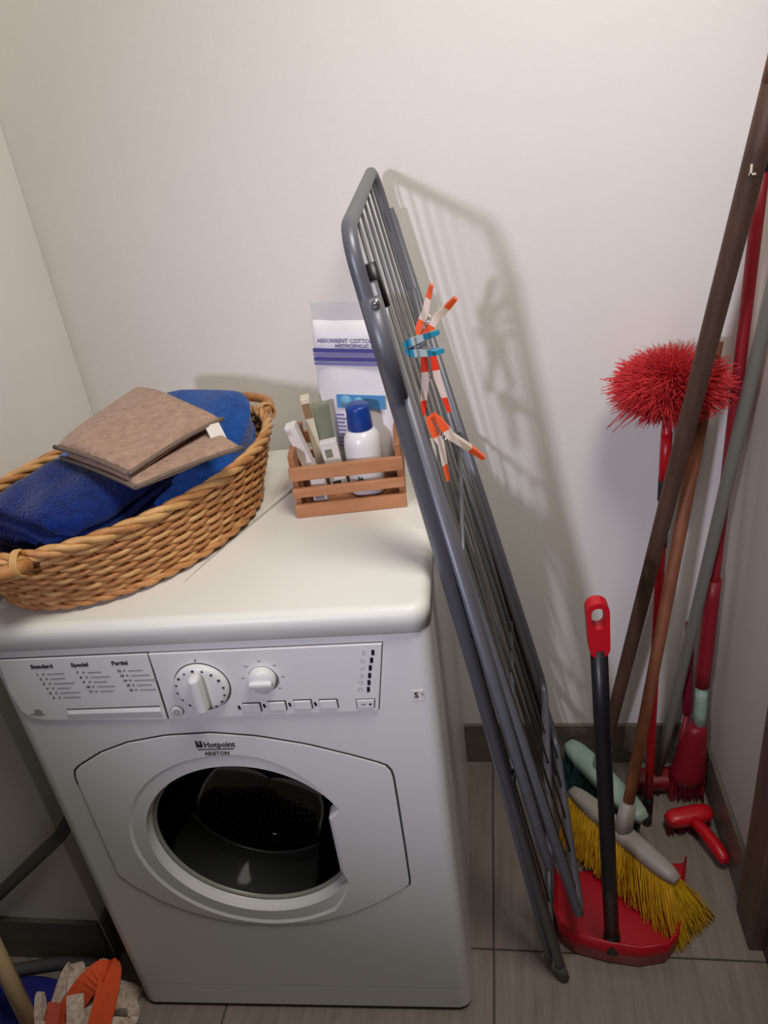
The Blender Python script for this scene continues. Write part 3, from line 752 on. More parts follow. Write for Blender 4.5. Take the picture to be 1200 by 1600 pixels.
# cartons and tube at the left end of the crate
def leaning(name, lo, hi, m, loc, rot, label, cat, bev=0.0015, prints=()):
    e = empty(name, loc); e.rotation_euler = rot; tag(e, label, cat)
    box('carton', lo, hi, m, e, bev)
    for (a, b, mm) in prints: box('print', a, b, mm, e)
    return e
leaning('white_carton', (-0.0085, -0.011, 0.0), (0.0085, 0.011, 0.127), M['paperw'], (-0.1845, -0.272, ZB + 0.001), (0.03, math.radians(-14), 0.1),
        'slim white carton leaning to the left in the wooden crate', 'box', prints=(((-0.007, -0.0114, 0.03), (0.007, -0.0108, 0.045), M['inkgrey']),))
leaning('cream_carton', (-0.007, -0.012, 0.0), (0.007, 0.012, 0.150), M['cream'], (-0.1870, -0.232, ZB + 0.001), (0.0, math.radians(-4), 0.2),
        'cream and brown carton at the back left of the crate', 'box', prints=(((-0.0062, -0.0126, 0.118), (0.0062, -0.0118, 0.142), M['kraft']),))
tt_ = empty('cosmetic_tube', (-0.1700, -0.235, ZB + 0.001)); tt_.rotation_euler = (0.0, math.radians(-2), 0.3); tag(tt_, 'grey-green flattened tube between the cartons in the crate', 'tube')
bm = bmesh.new(); rows = []
for i in range(13):
    v = i / 12; z = 0.015 + 0.125 * v; rx, ry = 0.010 + 0.003 * v, 0.009 * (1 - v) + 0.0008
    rows.append([bm.verts.new((rx * math.cos(a), ry * math.sin(a), z)) for a in [2 * math.pi * k / 20 for k in range(20)]])
for i in range(12):
    for k in range(20):
        f = bm.faces.new((rows[i][k], rows[i][(k + 1) % 20], rows[i + 1][(k + 1) % 20], rows[i + 1][k])); f.smooth = True
bm.faces.new(list(reversed(rows[0]))); bm.faces.new(rows[-1]); mesh_obj('body', bm, M['tubegreen'], tt_)
lathe('cap', [(0.0, 0.0), (0.0085, 0.0), (0.0085, 0.014), (0.006, 0.016), (0.0, 0.016)], M['paperw'], tt_, 20, cap=False)
leaning('printed_carton', (-0.013, -0.008, 0.0), (0.013, 0.008, 0.088), M['paperw'], (-0.1560, -0.262, ZB + 0.001), (0.0, math.radians(-6), 0.15),
        'white printed carton beside the slim carton in the crate', 'box', prints=(((-0.009, -0.0084, 0.040), (0.009, -0.0078, 0.052), M['inkgrey']), ((-0.009, -0.0084, 0.012), (0.004, -0.0078, 0.022), M['ink']), ((-0.008, -0.0084, 0.062), (0.003, -0.0078, 0.076), M['tubegreen'])))
leaning('small_carton', (-0.011, -0.008, 0.0), (0.011, 0.008, 0.045), M['paperw'], (-0.1815, -0.296, ZB + 0.001), (0.0, 0.0, 0.1),
        'low white carton seen between the crate slats at the left', 'box', prints=(((-0.008, -0.0084, 0.008), (0.006, -0.0078, 0.018), M['inkgrey']),))

# ================================================================ CLOTHES DRYING RACK (folded, leaning on the machine)
RK = empty('clothes_airer', (0.16, -0.28, 0.0)); tag(RK, 'folded grey metal clothes drying rack leaning against the washing machine', 'drying rack')
def W2R(v): return Vector(v) - RK.location
nb, nt_, fb, ft = Vector((0.157, -0.505, 0.006)), Vector((-0.048, -0.500, 1.272)), Vector((0.186, -0.045, 0.006)), Vector((-0.080, -0.045, 1.300))
nrm = Vector((0.987, 0.02, 0.158)).normalized()
def rp(u, v, off=0.0):
    """u 0 bottom .. 1 top ; v 0 near .. 1 far"""
    return W2R(lerp(lerp(nb, fb, v), lerp(nt_, ft, v), u) + nrm * off)
def arc_corner(a, b, c, r, n=6):
    a, b, c = Vector(a), Vector(b), Vector(c)
    p0 = b + (a - b).normalized() * r; p1 = b + (c - b).normalized() * r
    return [(p0 * (1 - t) ** 2 + b * 2 * t * (1 - t) + p1 * t * t) for t in [k / n for k in range(n + 1)]]
def uframe(u0, u1, v0, v1, off, r=0.045, off1=None):
    o1 = off if off1 is None else off1
    a, b, c, d = rp(u0, v0, o1), rp(u1, v0, off), rp(u1, v1, off), rp(u0, v1, o1)
    return [a] + arc_corner(a, b, c, r) + arc_corner(b, c, d, r) + [d]
tube('main_frame', uframe(0.0, 1.0, 0.0, 1.0, 0.0), 0.0088, M['steel'], RK, 12)
tube('main_frame_bar', [rp(0.10, 0.0), rp(0.10, 1.0)], 0.006, M['steel'], RK, 10)
for k in range(7):
    v = 0.11 + 0.78 * k / 6
    tube('rod', [rp(0.10, v), rp(0.992, v)], 0.0021, M['steelrod'], RK, 6)
def down(u0, u1, v0, v1, off0, off1, r=0.04, f0=None, f1=None):
    """U open at the top: from hinge u1 down to u0"""
    f0 = off0 if f0 is None else f0; f1 = off1 if f1 is None else f1
    a, b, c, d = rp(u1, v0, off1), rp(u0, v0, off0), rp(u0, v1, f0), rp(u1, v1, f1)
    return [a] + arc_corner(a, b, c, r) + arc_corner(b, c, d, r) + [d]
# wing folded flat over the frame
tube('wing_frame', down(0.085, 0.93, 0.055, 0.975, 0.050, 0.004, f0=0.016, f1=0.006), 0.0082, M['steel'], RK, 12)
tube('wing_bar', [rp(0.66, 0.055, 0.020), rp(0.66, 0.975, 0.012)], 0.0035, M['steel'], RK, 8)
for k in range(5):
    v = 0.18 + 0.66 * k / 4
    tube('rod', [rp(0.088, v, 0.050 - 0.034 * v), rp(0.66, v, 0.020 - 0.008 * v)], 0.0021, M['steelrod'], RK, 6)
# legs: two U tubes pivoted near the top
tube('leg_frame', down(0.012, 0.86, 0.035, 0.965, -0.018, 0.006), 0.0085, M['steel'], RK, 12)
tube('leg_frame', down(0.20, 0.955, 0.018, 0.975, 0.026, 0.008), 0.0078, M['steel'], RK, 12)
tube('leg_brace', [rp(0.34, 0.05, 0.0), rp(0.34, 0.96, 0.0)], 0.005, M['steel'], RK, 8)
for v in (0.0, 1.0):
    tube('sleeve', [rp(0.855, v, 0.004), rp(0.945, v, 0.004)], 0.0118, M['steel'], RK, 14)
    bm = bmesh.new()
    bmesh.ops.create_uvsphere(bm, u_segments=14, v_segments=8, radius=0.0055, matrix=Matrix.Translation(rp(0.938, v, 0.008) + Vector((0.002, -0.009, 0.004))))
    mesh_obj('rivet', bm, M['rivet'], RK, smooth=True)
tube('hinge_block', [rp(0.930, 0.045, 0.012), rp(0.968, 0.045, 0.010)], 0.0085, M['blackp'], RK, 8, squash=0.7)
for (u, v, of) in ((0.585, 0.02, 0.012), (0.375, 0.05, 0.012)):
    tube('clip', [rp(u, v - 0.01, of), rp(u, v + 0.04, of + 0.010)], 0.0052, M['blackp'], RK, 8)
bm = bmesh.new(); bmesh.ops.create_uvsphere(bm, u_segments=12, v_segments=8, radius=0.004, matrix=Matrix.Translation(rp(0.27, 0.035, -0.008) + Vector((0, -0.008, 0.002)))); mesh_obj('rivet', bm, M['rivet'], RK, smooth=True)
for v in (0.0, 1.0):
    tube('foot_cap', [rp(-0.003, v), rp(0.025, v)], 0.0102, M['hose'], RK, 12)
for v, of in ((0.055, 0.050), (0.975, 0.016)):
    bm = bmesh.new(); bmesh.ops.create_uvsphere(bm, u_segments=12, v_segments=8, radius=0.0075, matrix=Matrix.Translation(rp(0.115, v, of))); mesh_obj('end_cap', bm, M['rivet'], RK, smooth=True)

# ---- clothes pegs
def peg(label, jaw, tail, spread_dir, m_tip, m_body, sz=1.0, open_=0.16):
    jaw, tail = Vector(jaw), Vector(tail)
    e = empty('clothes_peg', jaw); tag(e, label, 'clothes peg', 'clothes pegs on the drying rack')
    d = (tail - jaw); L = d.length; d.normalize(); s = Vector(spread_dir); s = (s - d * s.dot(d)).normalized(); w_ = d.cross(s)
    for sg in (1, -1):
        bm = bmesh.new(); secs = []
        #   t along, offset, half thickness
        for t, off, hw in ((0.0, 0.0006, 0.0034), (0.12, 0.0018, 0.0046), (0.30, 0.0024, 0.0054), (0.42, 0.0030, 0.0050), (0.75, 0.0036 + open_ * 0.33 * L, 0.0042), (1.0, 0.0040 + open_ * 0.58 * L, 0.0030)):
            c_ = d * (t * L) + s * sg * (off + hw)
            secs.append([bm.verts.new(c_ + s * sx * hw + w_ * sy * 0.0062 * sz) for sx, sy in ((1, 1), (-1, 1), (-1, -1), (1, -1))])
        for i in range(len(secs) - 1):
            for k in range(4):
                f = bm.faces.new((secs[i][k], secs[i][(k + 1) % 4], secs[i + 1][(k + 1) % 4], secs[i + 1][k])); f.material_index = 1 if 1 <= i <= 3 else 0
                if i == 0 or i == 1: f.material_index = 0
        bm.faces.new(list(reversed(secs[0]))); bm.faces.new(secs[-1]); bmesh.ops.recalc_face_normals(bm, faces=bm.faces)
        mesh_obj('jaw', bm, None, e, mats=[m_tip, m_body])
    c_ = d * (0.38 * L); 
    pts = [c_ + w_ * (-0.006 + 0.012 * k / 24) + (d * math.cos(k * 1.05) + s * math.sin(k * 1.05)) * 0.0042 for k in range(25)]
    tube('spring', pts, 0.0008, M['rivet'], e, 5)
    return e
peg('pale pink peg with orange tips, topmost on the drying rack', (-0.007, -0.270, 1.098), (0.030, -0.268, 1.153), (0.8, 0, -0.6), M['pinorange'], M['pinwhite'], 1.4, 0.30)
peg('pale blue peg clipped sideways below the topmost peg', (-0.022, -0.300, 1.089), (0.022, -0.345, 1.105), (0, 0, 1), M['pinblue'], M['pinpale'], 1.2, 0.14)
peg('bright red-orange peg hanging with open legs below the blue peg', (0.004, -0.300, 1.083), (0.007, -0.300, 0.993), (0.985, 0.12, -0.12), M['pinred'], M['pinwhite'], 1.3, 0.22)
peg('orange and white peg, lowest on the drying rack', (0.002, -0.330, 0.999), (0.045, -0.330, 0.917), (0.8, 0.1, 0.5), M['pinorange'], M['pinwhite'], 1.2, 0.42)

# ================================================================ POLES AND BROOMS IN THE CORNER
def shaft(name, a, b, r0, r1, m, parent, n=6):
    return tube(name, [lerp(a, b, k / n) - parent.location for k in range(n + 1)], [r0 + (r1 - r0) * k / n for k in range(n + 1)], m, parent, 14)
def bristles(name, m, parent, roots, tips, count, r=0.0011, curl=0.004, seed=1, segs=3):
    """roots(u,v), tips(u,v): u 0..1 along, v -1..1 across"""
    rnd = random.Random(seed); bm = bmesh.new()
    for i in range(count):
        u, v = rnd.random(), rnd.uniform(-1, 1)
        a, b = roots(u, v), tips(min(1, max(0, u + rnd.gauss(0, 0.015))), v + rnd.gauss(0, 0.08))
        mid = (a + b) / 2 + Vector((rnd.gauss(0, curl), rnd.gauss(0, curl), rnd.gauss(0, curl)))
        add_tube(bm, [a - parent.location, mid - parent.location, b - parent.location], [r, r * 0.9, r * 0.45], 4, caps=False)
    o = mesh_obj(name, bm, m, parent); o['kind'] = 'stuff'
    return o
def head_block(name, m, parent, a, b, up, w0, w1, h, n=14, taper=0.35):
    """rounded broom head from a to b"""
    a, b, up = Vector(a), Vector(b), Vector(up).normalized(); d = (b - a).normalized(); sd = d.cross(up).normalized(); bm = bmesh.new(); rows = []
    for i in range(n + 1):
        t = i / n; e = (1 - abs(2 * t - 1) ** 4) ** 0.5 if 0 < t < 1 else 0.25
        c = lerp(a, b, t) - parent.location
        ring_ = []
        for k in range(14):
            an = 2 * math.pi * k / 14; cs, sn = math.cos(an), math.sin(an)
            ring_.append(bm.verts.new(c + sd * (math.copysign(abs(cs) ** 0.7, cs) * w0 * (taper + (1 - taper) * e)) + up * (math.copysign(abs(sn) ** 0.7, sn) * h * (taper + (1 - taper) * e))))
        rows.append(ring_)
    for i in range(n):
        for k in range(14):
            f = bm.faces.new((rows[i][k], rows[i][(k + 1) % 14], rows[i + 1][(k + 1) % 14], rows[i + 1][k])); f.smooth = True
    bm.faces.new(list(reversed(rows[0]))); bm.faces.new(rows[-1]); bmesh.ops.recalc_face_normals(bm, faces=bm.faces)
    return mesh_obj(name, bm, m, parent)

# green broom with the thick dark wooden pole
GB = empty('push_broom', (0.265, -0.17, 0.0)); tag(GB, 'pale green broom on the thick dark wooden pole leaning to the right', 'broom')
g_top, g_bot = Vector((0.421, -0.300, 1.384)), Vector((0.266, -0.120, 0.105))
shaft('pole', g_bot, g_top, 0.0118, 0.0142, M['poledark'], GB, 12)
e_ = shaft('pole_tip', lerp(g_bot, g_top, 0.975), g_top + (g_top - g_bot) * 0.002, 0.0144, 0.0146, M['poleorange'], GB, 2)
bm = bmesh.new(); add_box(bm, (-0.003, -0.0006, -0.006), (-0.0005, 0.0006, 0.006)); add_box(bm, (-0.004, -0.0006, -0.006), (0.004, 0.0006, -0.0040)); 
pk_ = mesh_obj('paint_mark', bm, M['cream'], GB); q = lerp(g_bot, g_top, 0.905); pk_.location = q + Vector((-0.004, -0.0145, 0.002)) - GB.location
head_block('head', M['palegreen'], GB, (0.206, -0.056, 0.110), (0.333, -0.250, 0.100), (0.1, -0.45, 0.9), 0.024, 0.02, 0.022)
tube('socket', [Vector((0.262, -0.135, 0.10)) - GB.location, lerp(g_bot, g_top, 0.05) - GB.location], [0.018, 0.0155], M['palegreen'], GB, 14)
bristles('bristles', M['darkgreen'], GB, lambda u, v: lerp((0.208, -0.060, 0.095), (0.325, -0.238, 0.088), u) + Vector((0.012, 0.010, 0)) * v,
         lambda u, v: lerp((0.205, -0.066, 0.004), (0.312, -0.225, 0.004), u) + Vector((0.022, 0.018, 0)) * v, 700, 0.0014, 0.003, 3)
# yellow broom with orange-brown stick
YB = empty('floor_broom', (0.285, -0.30, 0.0)); tag(YB, 'broom with bright yellow bristles, grey head and orange-brown stick', 'broom')
y_bot = Vector((0.290, -0.288, 0.135)); y_top = lerp(y_bot, (0.458, -0.060, 1.140), 0.86)
shaft('stick', y_bot, y_top, 0.0105, 0.0110, M['poleorange'], YB, 10)
head_block('head', M['greyhead'], YB, (0.200, -0.196, 0.122), (0.366, -0.388, 0.112), (0.15, -0.25, 0.95), 0.019, 0.02, 0.0165)
tube('socket', [Vector((0.286, -0.296, 0.118)) - YB.location, lerp(y_bot, y_top, 0.055) - YB.location], [0.018, 0.0145], M['greyhead'], YB, 14)
bristles('bristles', M['yellow'], YB, lambda u, v: lerp((0.203, -0.202, 0.112), (0.362, -0.386, 0.102), u) + Vector((0.011, 0.010, 0)) * v,
         lambda u, v: lerp((0.182, -0.212, 0.022), (0.402, -0.412, 0.004), u) + Vector((0.020, 0.017, 0)) * v * (1 + 1.0 * u) + Vector((0.004, -0.020 + 0.014 * u, 0.006 if u < 0.7 else 0.0)), 2600, 0.0014, 0.004, 5)
# grey pole with a red squeegee-like head
GP = empty('red_floor_brush', (0.395, -0.085, 0.0)); tag(GP, 'dark red floor brush on a slim grey metal pole in the corner', 'brush')
p0, p1 = Vector((0.392, -0.085, 0.045)), Vector((0.486, -0.159, 1.085))
shaft('pole', p0, p1 + (p1 - p0) * 0.12, 0.0100, 0.0108, M['polegrey'], GP, 8)
head_block('head', M['reddark'], GP, (0.330, -0.090, 0.032), (0.446, -0.080, 0.032), (0, -0.2, 1), 0.024, 0.02, 0.020)
bristles('bristles', M['reddark'], GP, lambda u, v: lerp((0.335, -0.088, 0.022), (0.442, -0.080, 0.022), u) + Vector((0, 0.018, 0)) * v, lambda u, v: lerp((0.332, -0.088, 0.002), (0.446, -0.080, 0.002), u) + Vector((0, 0.022, 0)) * v, 200, 0.0012, 0.001, 9)
# tall red-handled broom
RB = empty('corner_broom', (0.465, -0.085, 0.0)); tag(RB, 'tall broom with a red stick and dark grip in the room corner', 'broom')
r_top, r_bot = Vector((0.480, -0.082, 1.262)), Vector((0.464, -0.090, 0.300))
shaft('stick', lerp(r_bot, r_top, 0.2), r_top, 0.0092, 0.0098, M['redstick_shaded'], RB, 8)
shaft('grip', r_bot, lerp(r_bot, r_top, 0.26), 0.0150, 0.0130, M['reddark'], RB, 6)
shaft('end_cap', lerp(r_bot, r_top, 0.975), r_top + Vector((0, 0, 0.012)), 0.0105, 0.0105, M['blackp'], RB, 2)
shaft('neck', Vector((0.467, -0.092, 0.195)), r_bot, 0.0120, 0.0120, M['palegreen'], RB, 3)
bm = bmesh.new(); rows = []
for i in range(9):
    t = i / 8; z = 0.200 - 0.150 * t; rx = 0.016 + 0.022 * t ** 0.7; ry = 0.014 + 0.018 * t
    rows.append([bm.verts.new(Vector((0.462 - 0.012 * t + rx * math.cos(a), -0.095 + ry * math.sin(a), z)) - RB.location) for a in [2 * math.pi * k / 18 for k in range(18)]])
for i in range(8):
    for k in range(18):
        f = bm.faces.new((rows[i][k], rows[i][(k + 1) % 18], rows[i + 1][(k + 1) % 18], rows[i + 1][k])); f.smooth = True
bm.faces.new(rows[0]); bm.faces.new(list(reversed(rows[-1]))); bmesh.ops.recalc_face_normals(bm, faces=bm.faces); mesh_obj('head', bm, M['reddark'], RB)
bristles('bristles', M['reddark'], RB, lambda u, v: Vector((0.416 + 0.066 * u, -0.095 + 0.022 * v, 0.062)), lambda u, v: Vector((0.410 + 0.074 * u, -0.095 + 0.028 * v, 0.003)), 300, 0.0012, 0.002, 11)
# magenta handle hanging beside it
MH = empty('hand_brush', (0.441, -0.060, 0.0)); tag(MH, 'slim brush with a dark magenta rounded handle beside the tall red broom', 'brush')
tube('handle', [Vector(q) - MH.location for q in ((0.452, -0.050, 0.185), (0.4505, -0.050, 0.195), (0.449, -0.050, 0.24), (0.446, -0.048, 0.32), (0.444, -0.045, 0.42))], [0.006, 0.0105, 0.0115, 0.010, 0.009], M['magenta'], MH, 12)
tube('shank', [Vector((0.452, -0.050, 0.190)) - MH.location, Vector((0.440, -0.050, 0.004)) - MH.location], [0.006, 0.012], M['reddark'], MH, 10)
# cobweb duster
DU = empty('cobweb_duster', (0.371, -0.100, 0.0)); tag(DU, 'red fluffy ball duster on a red stick with black joints', 'duster')
u0, u1 = Vector((0.356, -0.175, 0.0)), Vector((0.366, -0.100, 0.925))
shaft('stick', lerp(u0, u1, 0.07), u1, 0.0085, 0.0085, M['red'], DU, 8)
shaft('collar', lerp(u0, u1, 0.835), lerp(u0, u1, 0.925), 0.0100, 0.0095, M['red'], DU, 2)
shaft('joint', lerp(u0, u1, 0.795), lerp(u0, u1, 0.835), 0.0102, 0.0102, M['blackp'], DU, 2)
shaft('joint', lerp(u0, u1, 0.700), lerp(u0, u1, 0.760), 0.0102, 0.0102, M['blackp'], DU, 2)
shaft('tip', u0 + Vector((0, 0, 0.002)), lerp(u0, u1, 0.08), 0.0100, 0.0110, M['blackp'], DU, 2)
bm = bmesh.new(); rnd = random.Random(21); HC = Vector((0.369, -0.100, 0.937)) - DU.location
for i in range(5200):
    z = rnd.uniform(-1, 1); a = rnd.uniform(0, 2 * math.pi); s = math.sqrt(1 - z * z)
    sh = 1.0 - (0.10 * z if z > 0 else 0)
    d = Vector((s * math.cos(a) * 0.100, s * math.sin(a) * 0.088, z * 0.065)) * rnd.uniform(0.70, 1.02) * sh
    mid = d * 0.55 + Vector((rnd.gauss(0, 0.005), rnd.gauss(0, 0.005), rnd.gauss(0.004, 0.005)))
    add_tube(bm, [HC + d * 0.12, HC + mid, HC + d + Vector((rnd.gauss(0, 0.006), rnd.gauss(0, 0.006), rnd.gauss(0, 0.005)))], [0.0009, 0.0011, 0.0006], 3, caps=False)
o = mesh_obj('bristles', bm, M['duster'], DU); o['kind'] = 'stuff'
for k in range(5):
    a = rnd.uniform(2.6, 3.9); tube('stray_bristle', [HC + Vector((0.06 * math.cos(a), 0.06 * math.sin(a), -0.03)), HC + Vector((0.10 * math.cos(a), 0.06 * math.sin(a), -0.05 - 0.012 * k * 0.5))], [0.0012, 0.0006], M['duster'], DU, 4)
# red hand brush lying by the right wall
HB = empty('red_hand_brush', (0.44, -0.20, 0.0)); tag(HB, 'bright red hand brush lying on the floor by the right wall', 'brush')
head_block('head', M['red'], HB, (0.388, -0.196, 0.036), (0.482, -0.176, 0.040), (0, -0.2, 1), 0.019, 0.02, 0.017)
tube('handle', [Vector(q) - HB.location for q in ((0.440, -0.195, 0.040), (0.458, -0.225, 0.037), (0.472, -0.255, 0.033), (0.480, -0.280, 0.030), (0.481, -0.286, 0.030))], [0.012, 0.0125, 0.0140, 0.0120, 0.006], M['red'], HB, 12)
bristles('bristles', M['reddark'], HB, lambda u, v: lerp((0.392, -0.194, 0.028), (0.478, -0.176, 0.030), u) + Vector((0, 0.014, 0)) * v, lambda u, v: lerp((0.390, -0.194, 0.002), (0.478, -0.176, 0.002), u) + Vector((0, 0.018, 0)) * v, 200, 0.0012, 0.001, 13)
# long-handled dustpan
DPN = empty('dustpan', (0.25, -0.40, 0.0)); tag(DPN, 'red dustpan on the floor with an upright black handle and red grip', 'dustpan')
bm = bmesh.new()
# floor outline: front lip (far, towards the brooms) -> back wall (near the camera)
lipL, lipR = Vector((0.160, -0.300, 0.002)), Vector((0.412, -0.268, 0.002))
back = [Vector((0.152, -0.405, 0.004)), Vector((0.156, -0.440, 0.004)), Vector((0.180, -0.461, 0.004)), Vector((0.235, -0.474, 0.004)), Vector((0.290, -0.480, 0.004)), Vector((0.335, -0.470, 0.004)), Vector((0.358, -0.445, 0.004)), Vector((0.378, -0.380, 0.004))]
hgt = [0.045, 0.060, 0.062, 0.060, 0.058, 0.055, 0.050, 0.040]
outl_ = [lipL] + back + [lipR]; hh = [0.018] + hgt + [0.018]
o0 = DPN.location
ctr = Vector((0.262, -0.38, 0))
lowr = [bm.verts.new(q - o0) for q in outl_]
topr = [bm.verts.new(q + Vector((0, 0, h_)) + (q - ctr).normalized() * 0.004 - o0) for q, h_ in zip(outl_, hh)]
topi = [bm.verts.new(q + Vector((0, 0, h_)) - (q - ctr).normalized() * 0.001 - o0) for q, h_ in zip(outl_, hh)]
lowi = [bm.verts.new(q + Vector((0, 0, 0.003)) - (q - ctr).normalized() * 0.004 - o0) for q in outl_]
for i in range(len(outl_) - 1):
    for A, B in ((lowr, topr), (topr, topi), (topi, lowi)):
        f = bm.faces.new((A[i], A[i + 1], B[i + 1], B[i])); f.smooth = True
bm.faces.new(lowi); bm.faces.new(list(reversed(lowr)))
for i in (0, -1): bm.faces.new((lowr[i], topr[i], topi[i], lowi[i]))
bm.faces.new((lowr[0], lowi[0], lowi[-1], lowr[-1]))
bmesh.ops.recalc_face_normals(bm, faces=bm.faces)
mesh_obj('pan', bm, M['redpan'], DPN)
h0, h1 = Vector((0.245, -0.462, 0.050)), Vector((0.2135, -0.470, 0.705))
shaft('handle', h0, h1, 0.0128, 0.0118, M['blackp'], DPN, 4)
shaft('handle_socket', h0 - Vector((0, 0.004, 0.020)), lerp(h0, h1, 0.03), 0.0150, 0.0140, M['blackp'], DPN, 2)
bm = bmesh.new(); gp = []
def stad(w_, z0_, z1_, n_=10):
    return [(w_ * math.cos(math.pi * k / n_), z1_ - w_ + w_ * math.sin(math.pi * k / n_)) for k in range(n_ + 1)] + [(-w_ * math.cos(math.pi * k / n_), z0_ + w_ - w_ * math.sin(math.pi * k / n_)) for k in range(n_ + 1)]
og = stad(0.0150, -0.012, 0.078); og = [(x, z) if z > 0.01 else (x * 0.92, z) for x, z in og]; ih = stad(0.0085, 0.036, 0.070)
for (a_, b_) in (((og, -0.010), (ih, -0.010)), ((ih, 0.010), (og, 0.010)), ((og, 0.010), (og, -0.010)), ((ih, -0.010), (ih, 0.010))):
    va = [bm.verts.new((x, a_[1], z)) for x, z in a_[0]]; vb = [bm.verts.new((x, b_[1], z)) for x, z in b_[0]]; nn = len(va)
    for k in range(nn): bm.faces.new((va[k], va[(k + 1) % nn], vb[(k + 1) % nn], vb[k]))
bmesh.ops.remove_doubles(bm, verts=bm.verts, dist=1e-5); bmesh.ops.recalc_face_normals(bm, faces=bm.faces)
g_ = mesh_obj('grip', bm, M['red'], DPN); g_.location = h1 - DPN.location; g_.rotation_euler = (0.0, -0.05, 0.05)

# ================================================================ LEFT CORNER : hose, mop, cloth
HS = tag(tube('drain_hose', [(-0.640, -0.500, 0.410), (-0.660, -0.537, 0.383), (-0.705, -0.537, 0.342), (-0.749, -0.537, 0.302), (-0.836, -0.537, 0.223), (-0.92, -0.540, 0.150), (-0.98, -0.545, 0.07), (-0.985, -0.555, 0.02), (-0.95, -0.558, 0.0125), (-0.873, -0.550, 0.0125), (-0.79, -0.532, 0.0125), (-0.735, -0.532, 0.0125), (-0.690, -0.535, 0.0125)], 0.0115, M['hose'], None, 12),
         'dark grey drain hose running down the wall left of the machine', 'hose')
MP = empty('strip_mop', (-0.755, -0.665, 0.0)); tag(MP, 'strip mop with orange and white cloth strips and a beige stick', 'mop')
m0, m1 = Vector((-0.775, -0.655, 0.020)), Vector((-0.862, -0.536, 0.72))
shaft('stick', m0, m1, 0.0145, 0.0140, M['beige'], MP, 4)
tube('head', [Vector((-0.775, -0.655, 0.018)) - MP.location, Vector((-0.72, -0.655, 0.035)) - MP.location], [0.020, 0.017], M['stripw'], MP, 10)
def strip(m, pts, w_, side, th_=0.002):
    pts = [Vector(q) for q in pts]
    # smooth the path
    sm = []
    for i in range(len(pts) - 1):
        a, b = pts[i], pts[i + 1]; pa = pts[i - 1] if i else a; pb = pts[i + 2] if i + 2 < len(pts) else b
        for k in range(6):
            t = k / 6; sm.append(0.5 * ((2 * a) + (b - pa) * t + (2 * pa - 5 * a + 4 * b - pb) * t * t + (3 * a - pa - 3 * b + pb) * t ** 3))
    sm.append(pts[-1]); sd = Vector(side).normalized(); bm = bmesh.new(); prev = None
    T, _ = frames(sm)
    for q, tn_ in zip(sm, T):
        s_ = (sd - tn_ * sd.dot(tn_)).normalized(); nn = tn_.cross(s_)
        cur = [bm.verts.new(q + s_ * a * w_ / 2 + nn * b * th_ / 2 - MP.location) for a, b in ((1, 1), (-1, 1), (-1, -1), (1, -1))]
        if prev:
            for k in range(4): bm.faces.new((prev[k], prev[(k + 1) % 4], cur[(k + 1) % 4], cur[k]))
        else: bm.faces.new(list(reversed(cur)))
        prev = cur
    bm.faces.new(prev); bmesh.ops.recalc_face_normals(bm, faces=bm.faces)
    return mesh_obj('strip', bm, m, MP)
strip(M['stripw'], [(-0.735, -0.655, 0.030), (-0.715, -0.600, 0.085), (-0.700, -0.590, 0.095), (-0.680, -0.640, 0.085), (-0.665, -0.700, 0.03)], 0.030, (1, 0.2, 0))
strip(M['stripo'], [(-0.720, -0.660, 0.035), (-0.665, -0.620, 0.10), (-0.628, -0.598, 0.115), (-0.620, -0.632, 0.10), (-0.640, -0.700, 0.03)], 0.040, (1, 0.25, 0.1))
strip(M['stripr'], [(-0.740, -0.660, 0.030), (-0.722, -0.640, 0.075), (-0.715, -0.665, 0.07), (-0.715, -0.72, 0.02)], 0.024, (1, 0, 0))
strip(M['stripw'], [(-0.730, -0.650, 0.030), (-0.685, -0.595, 0.080), (-0.655, -0.580, 0.086), (-0.645, -0.600, 0.06), (-0.660, -0.640, 0.02)], 0.030, (0.8, 0.5, 0))
strip(M['stripw'], [(-0.725, -0.665, 0.030), (-0.650, -0.640, 0.065), (-0.590, -0.630, 0.080), (-0.580, -0.645, 0.055), (-0.625, -0.675, 0.045), (-0.665, -0.70, 0.03)], 0.020, (0.3, 0.6, 0.6))
strip(M['stripo'], [(-0.725, -0.675, 0.030), (-0.640, -0.690, 0.06), (-0.590, -0.680, 0.055), (-0.560, -0.700, 0.01)], 0.030, (0, 1, 0.3))
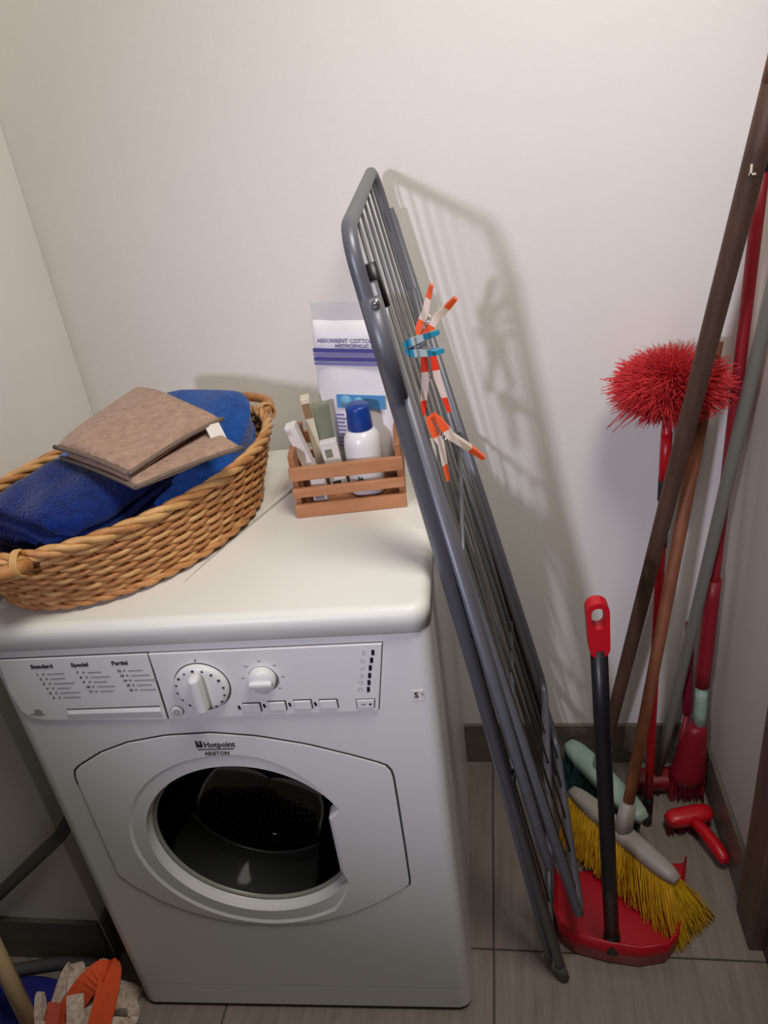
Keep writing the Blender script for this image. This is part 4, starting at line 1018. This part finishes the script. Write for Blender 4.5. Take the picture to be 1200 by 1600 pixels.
strip(M['stripw'], [(-0.725, -0.670, 0.030), (-0.640, -0.665, 0.062), (-0.590, -0.655, 0.050), (-0.570, -0.662, 0.015)], 0.024, (0, 1, 0.3))
strip(M['stripw'], [(-0.750, -0.650, 0.030), (-0.762, -0.620, 0.07), (-0.760, -0.640, 0.06), (-0.748, -0.68, 0.02)], 0.014, (1, 0, 0))
strip(M['stripr'], [(-0.74, -0.67, 0.03), (-0.70, -0.69, 0.06), (-0.68, -0.73, 0.02)], 0.03, (1, 0.3, 0))
strip(M['stripw'], [(-0.735, -0.67, 0.03), (-0.67, -0.68, 0.066), (-0.63, -0.72, 0.02)], 0.03, (1, 0.6, 0))
strip(M['stripo'], [(-0.735, -0.66, 0.025), (-0.695, -0.61, 0.045), (-0.670, -0.590, 0.03), (-0.66, -0.57, 0.004)], 0.03, (1, -0.6, 0))
strip(M['stripw'], [(-0.735, -0.655, 0.025), (-0.655, -0.60, 0.05), (-0.625, -0.585, 0.03), (-0.61, -0.58, 0.004)], 0.026, (0.6, 1, 0))
NC = empty('blue_cloth', (-0.83, -0.63, 0.0)); tag(NC, 'crumpled navy blue cloth on the floor beside the mop', 'cloth')
bm = bmesh.new(); nn = 30; G = []
for i in range(nn + 1):
    row = []
    for j in range(nn + 1):
        u, v = i / nn * 2 - 1, j / nn * 2 - 1; r2 = min(1, math.hypot(u, v))
        h_ = 0.004 + 0.055 * (1 - r2 ** 2) * (0.6 + 0.4 * math.sin(5 * u + 2 * v)) + 0.010 * math.sin(7 * v + 3 * u) * (1 - r2)
        row.append(bm.verts.new((0.105 * u * math.sqrt(1 - 0.4 * v * v), 0.075 * v * math.sqrt(1 - 0.4 * u * u), max(0.003, h_))))
    G.append(row)
for i in range(nn):
    for j in range(nn): bm.faces.new((G[i][j], G[i + 1][j], G[i + 1][j + 1], G[i][j + 1])).smooth = True
o = mesh_obj('fabric', bm, M['navycloth'], NC); md = o.modifiers.new('s', 'SOLIDIFY'); md.thickness = 0.003; md.offset = -1
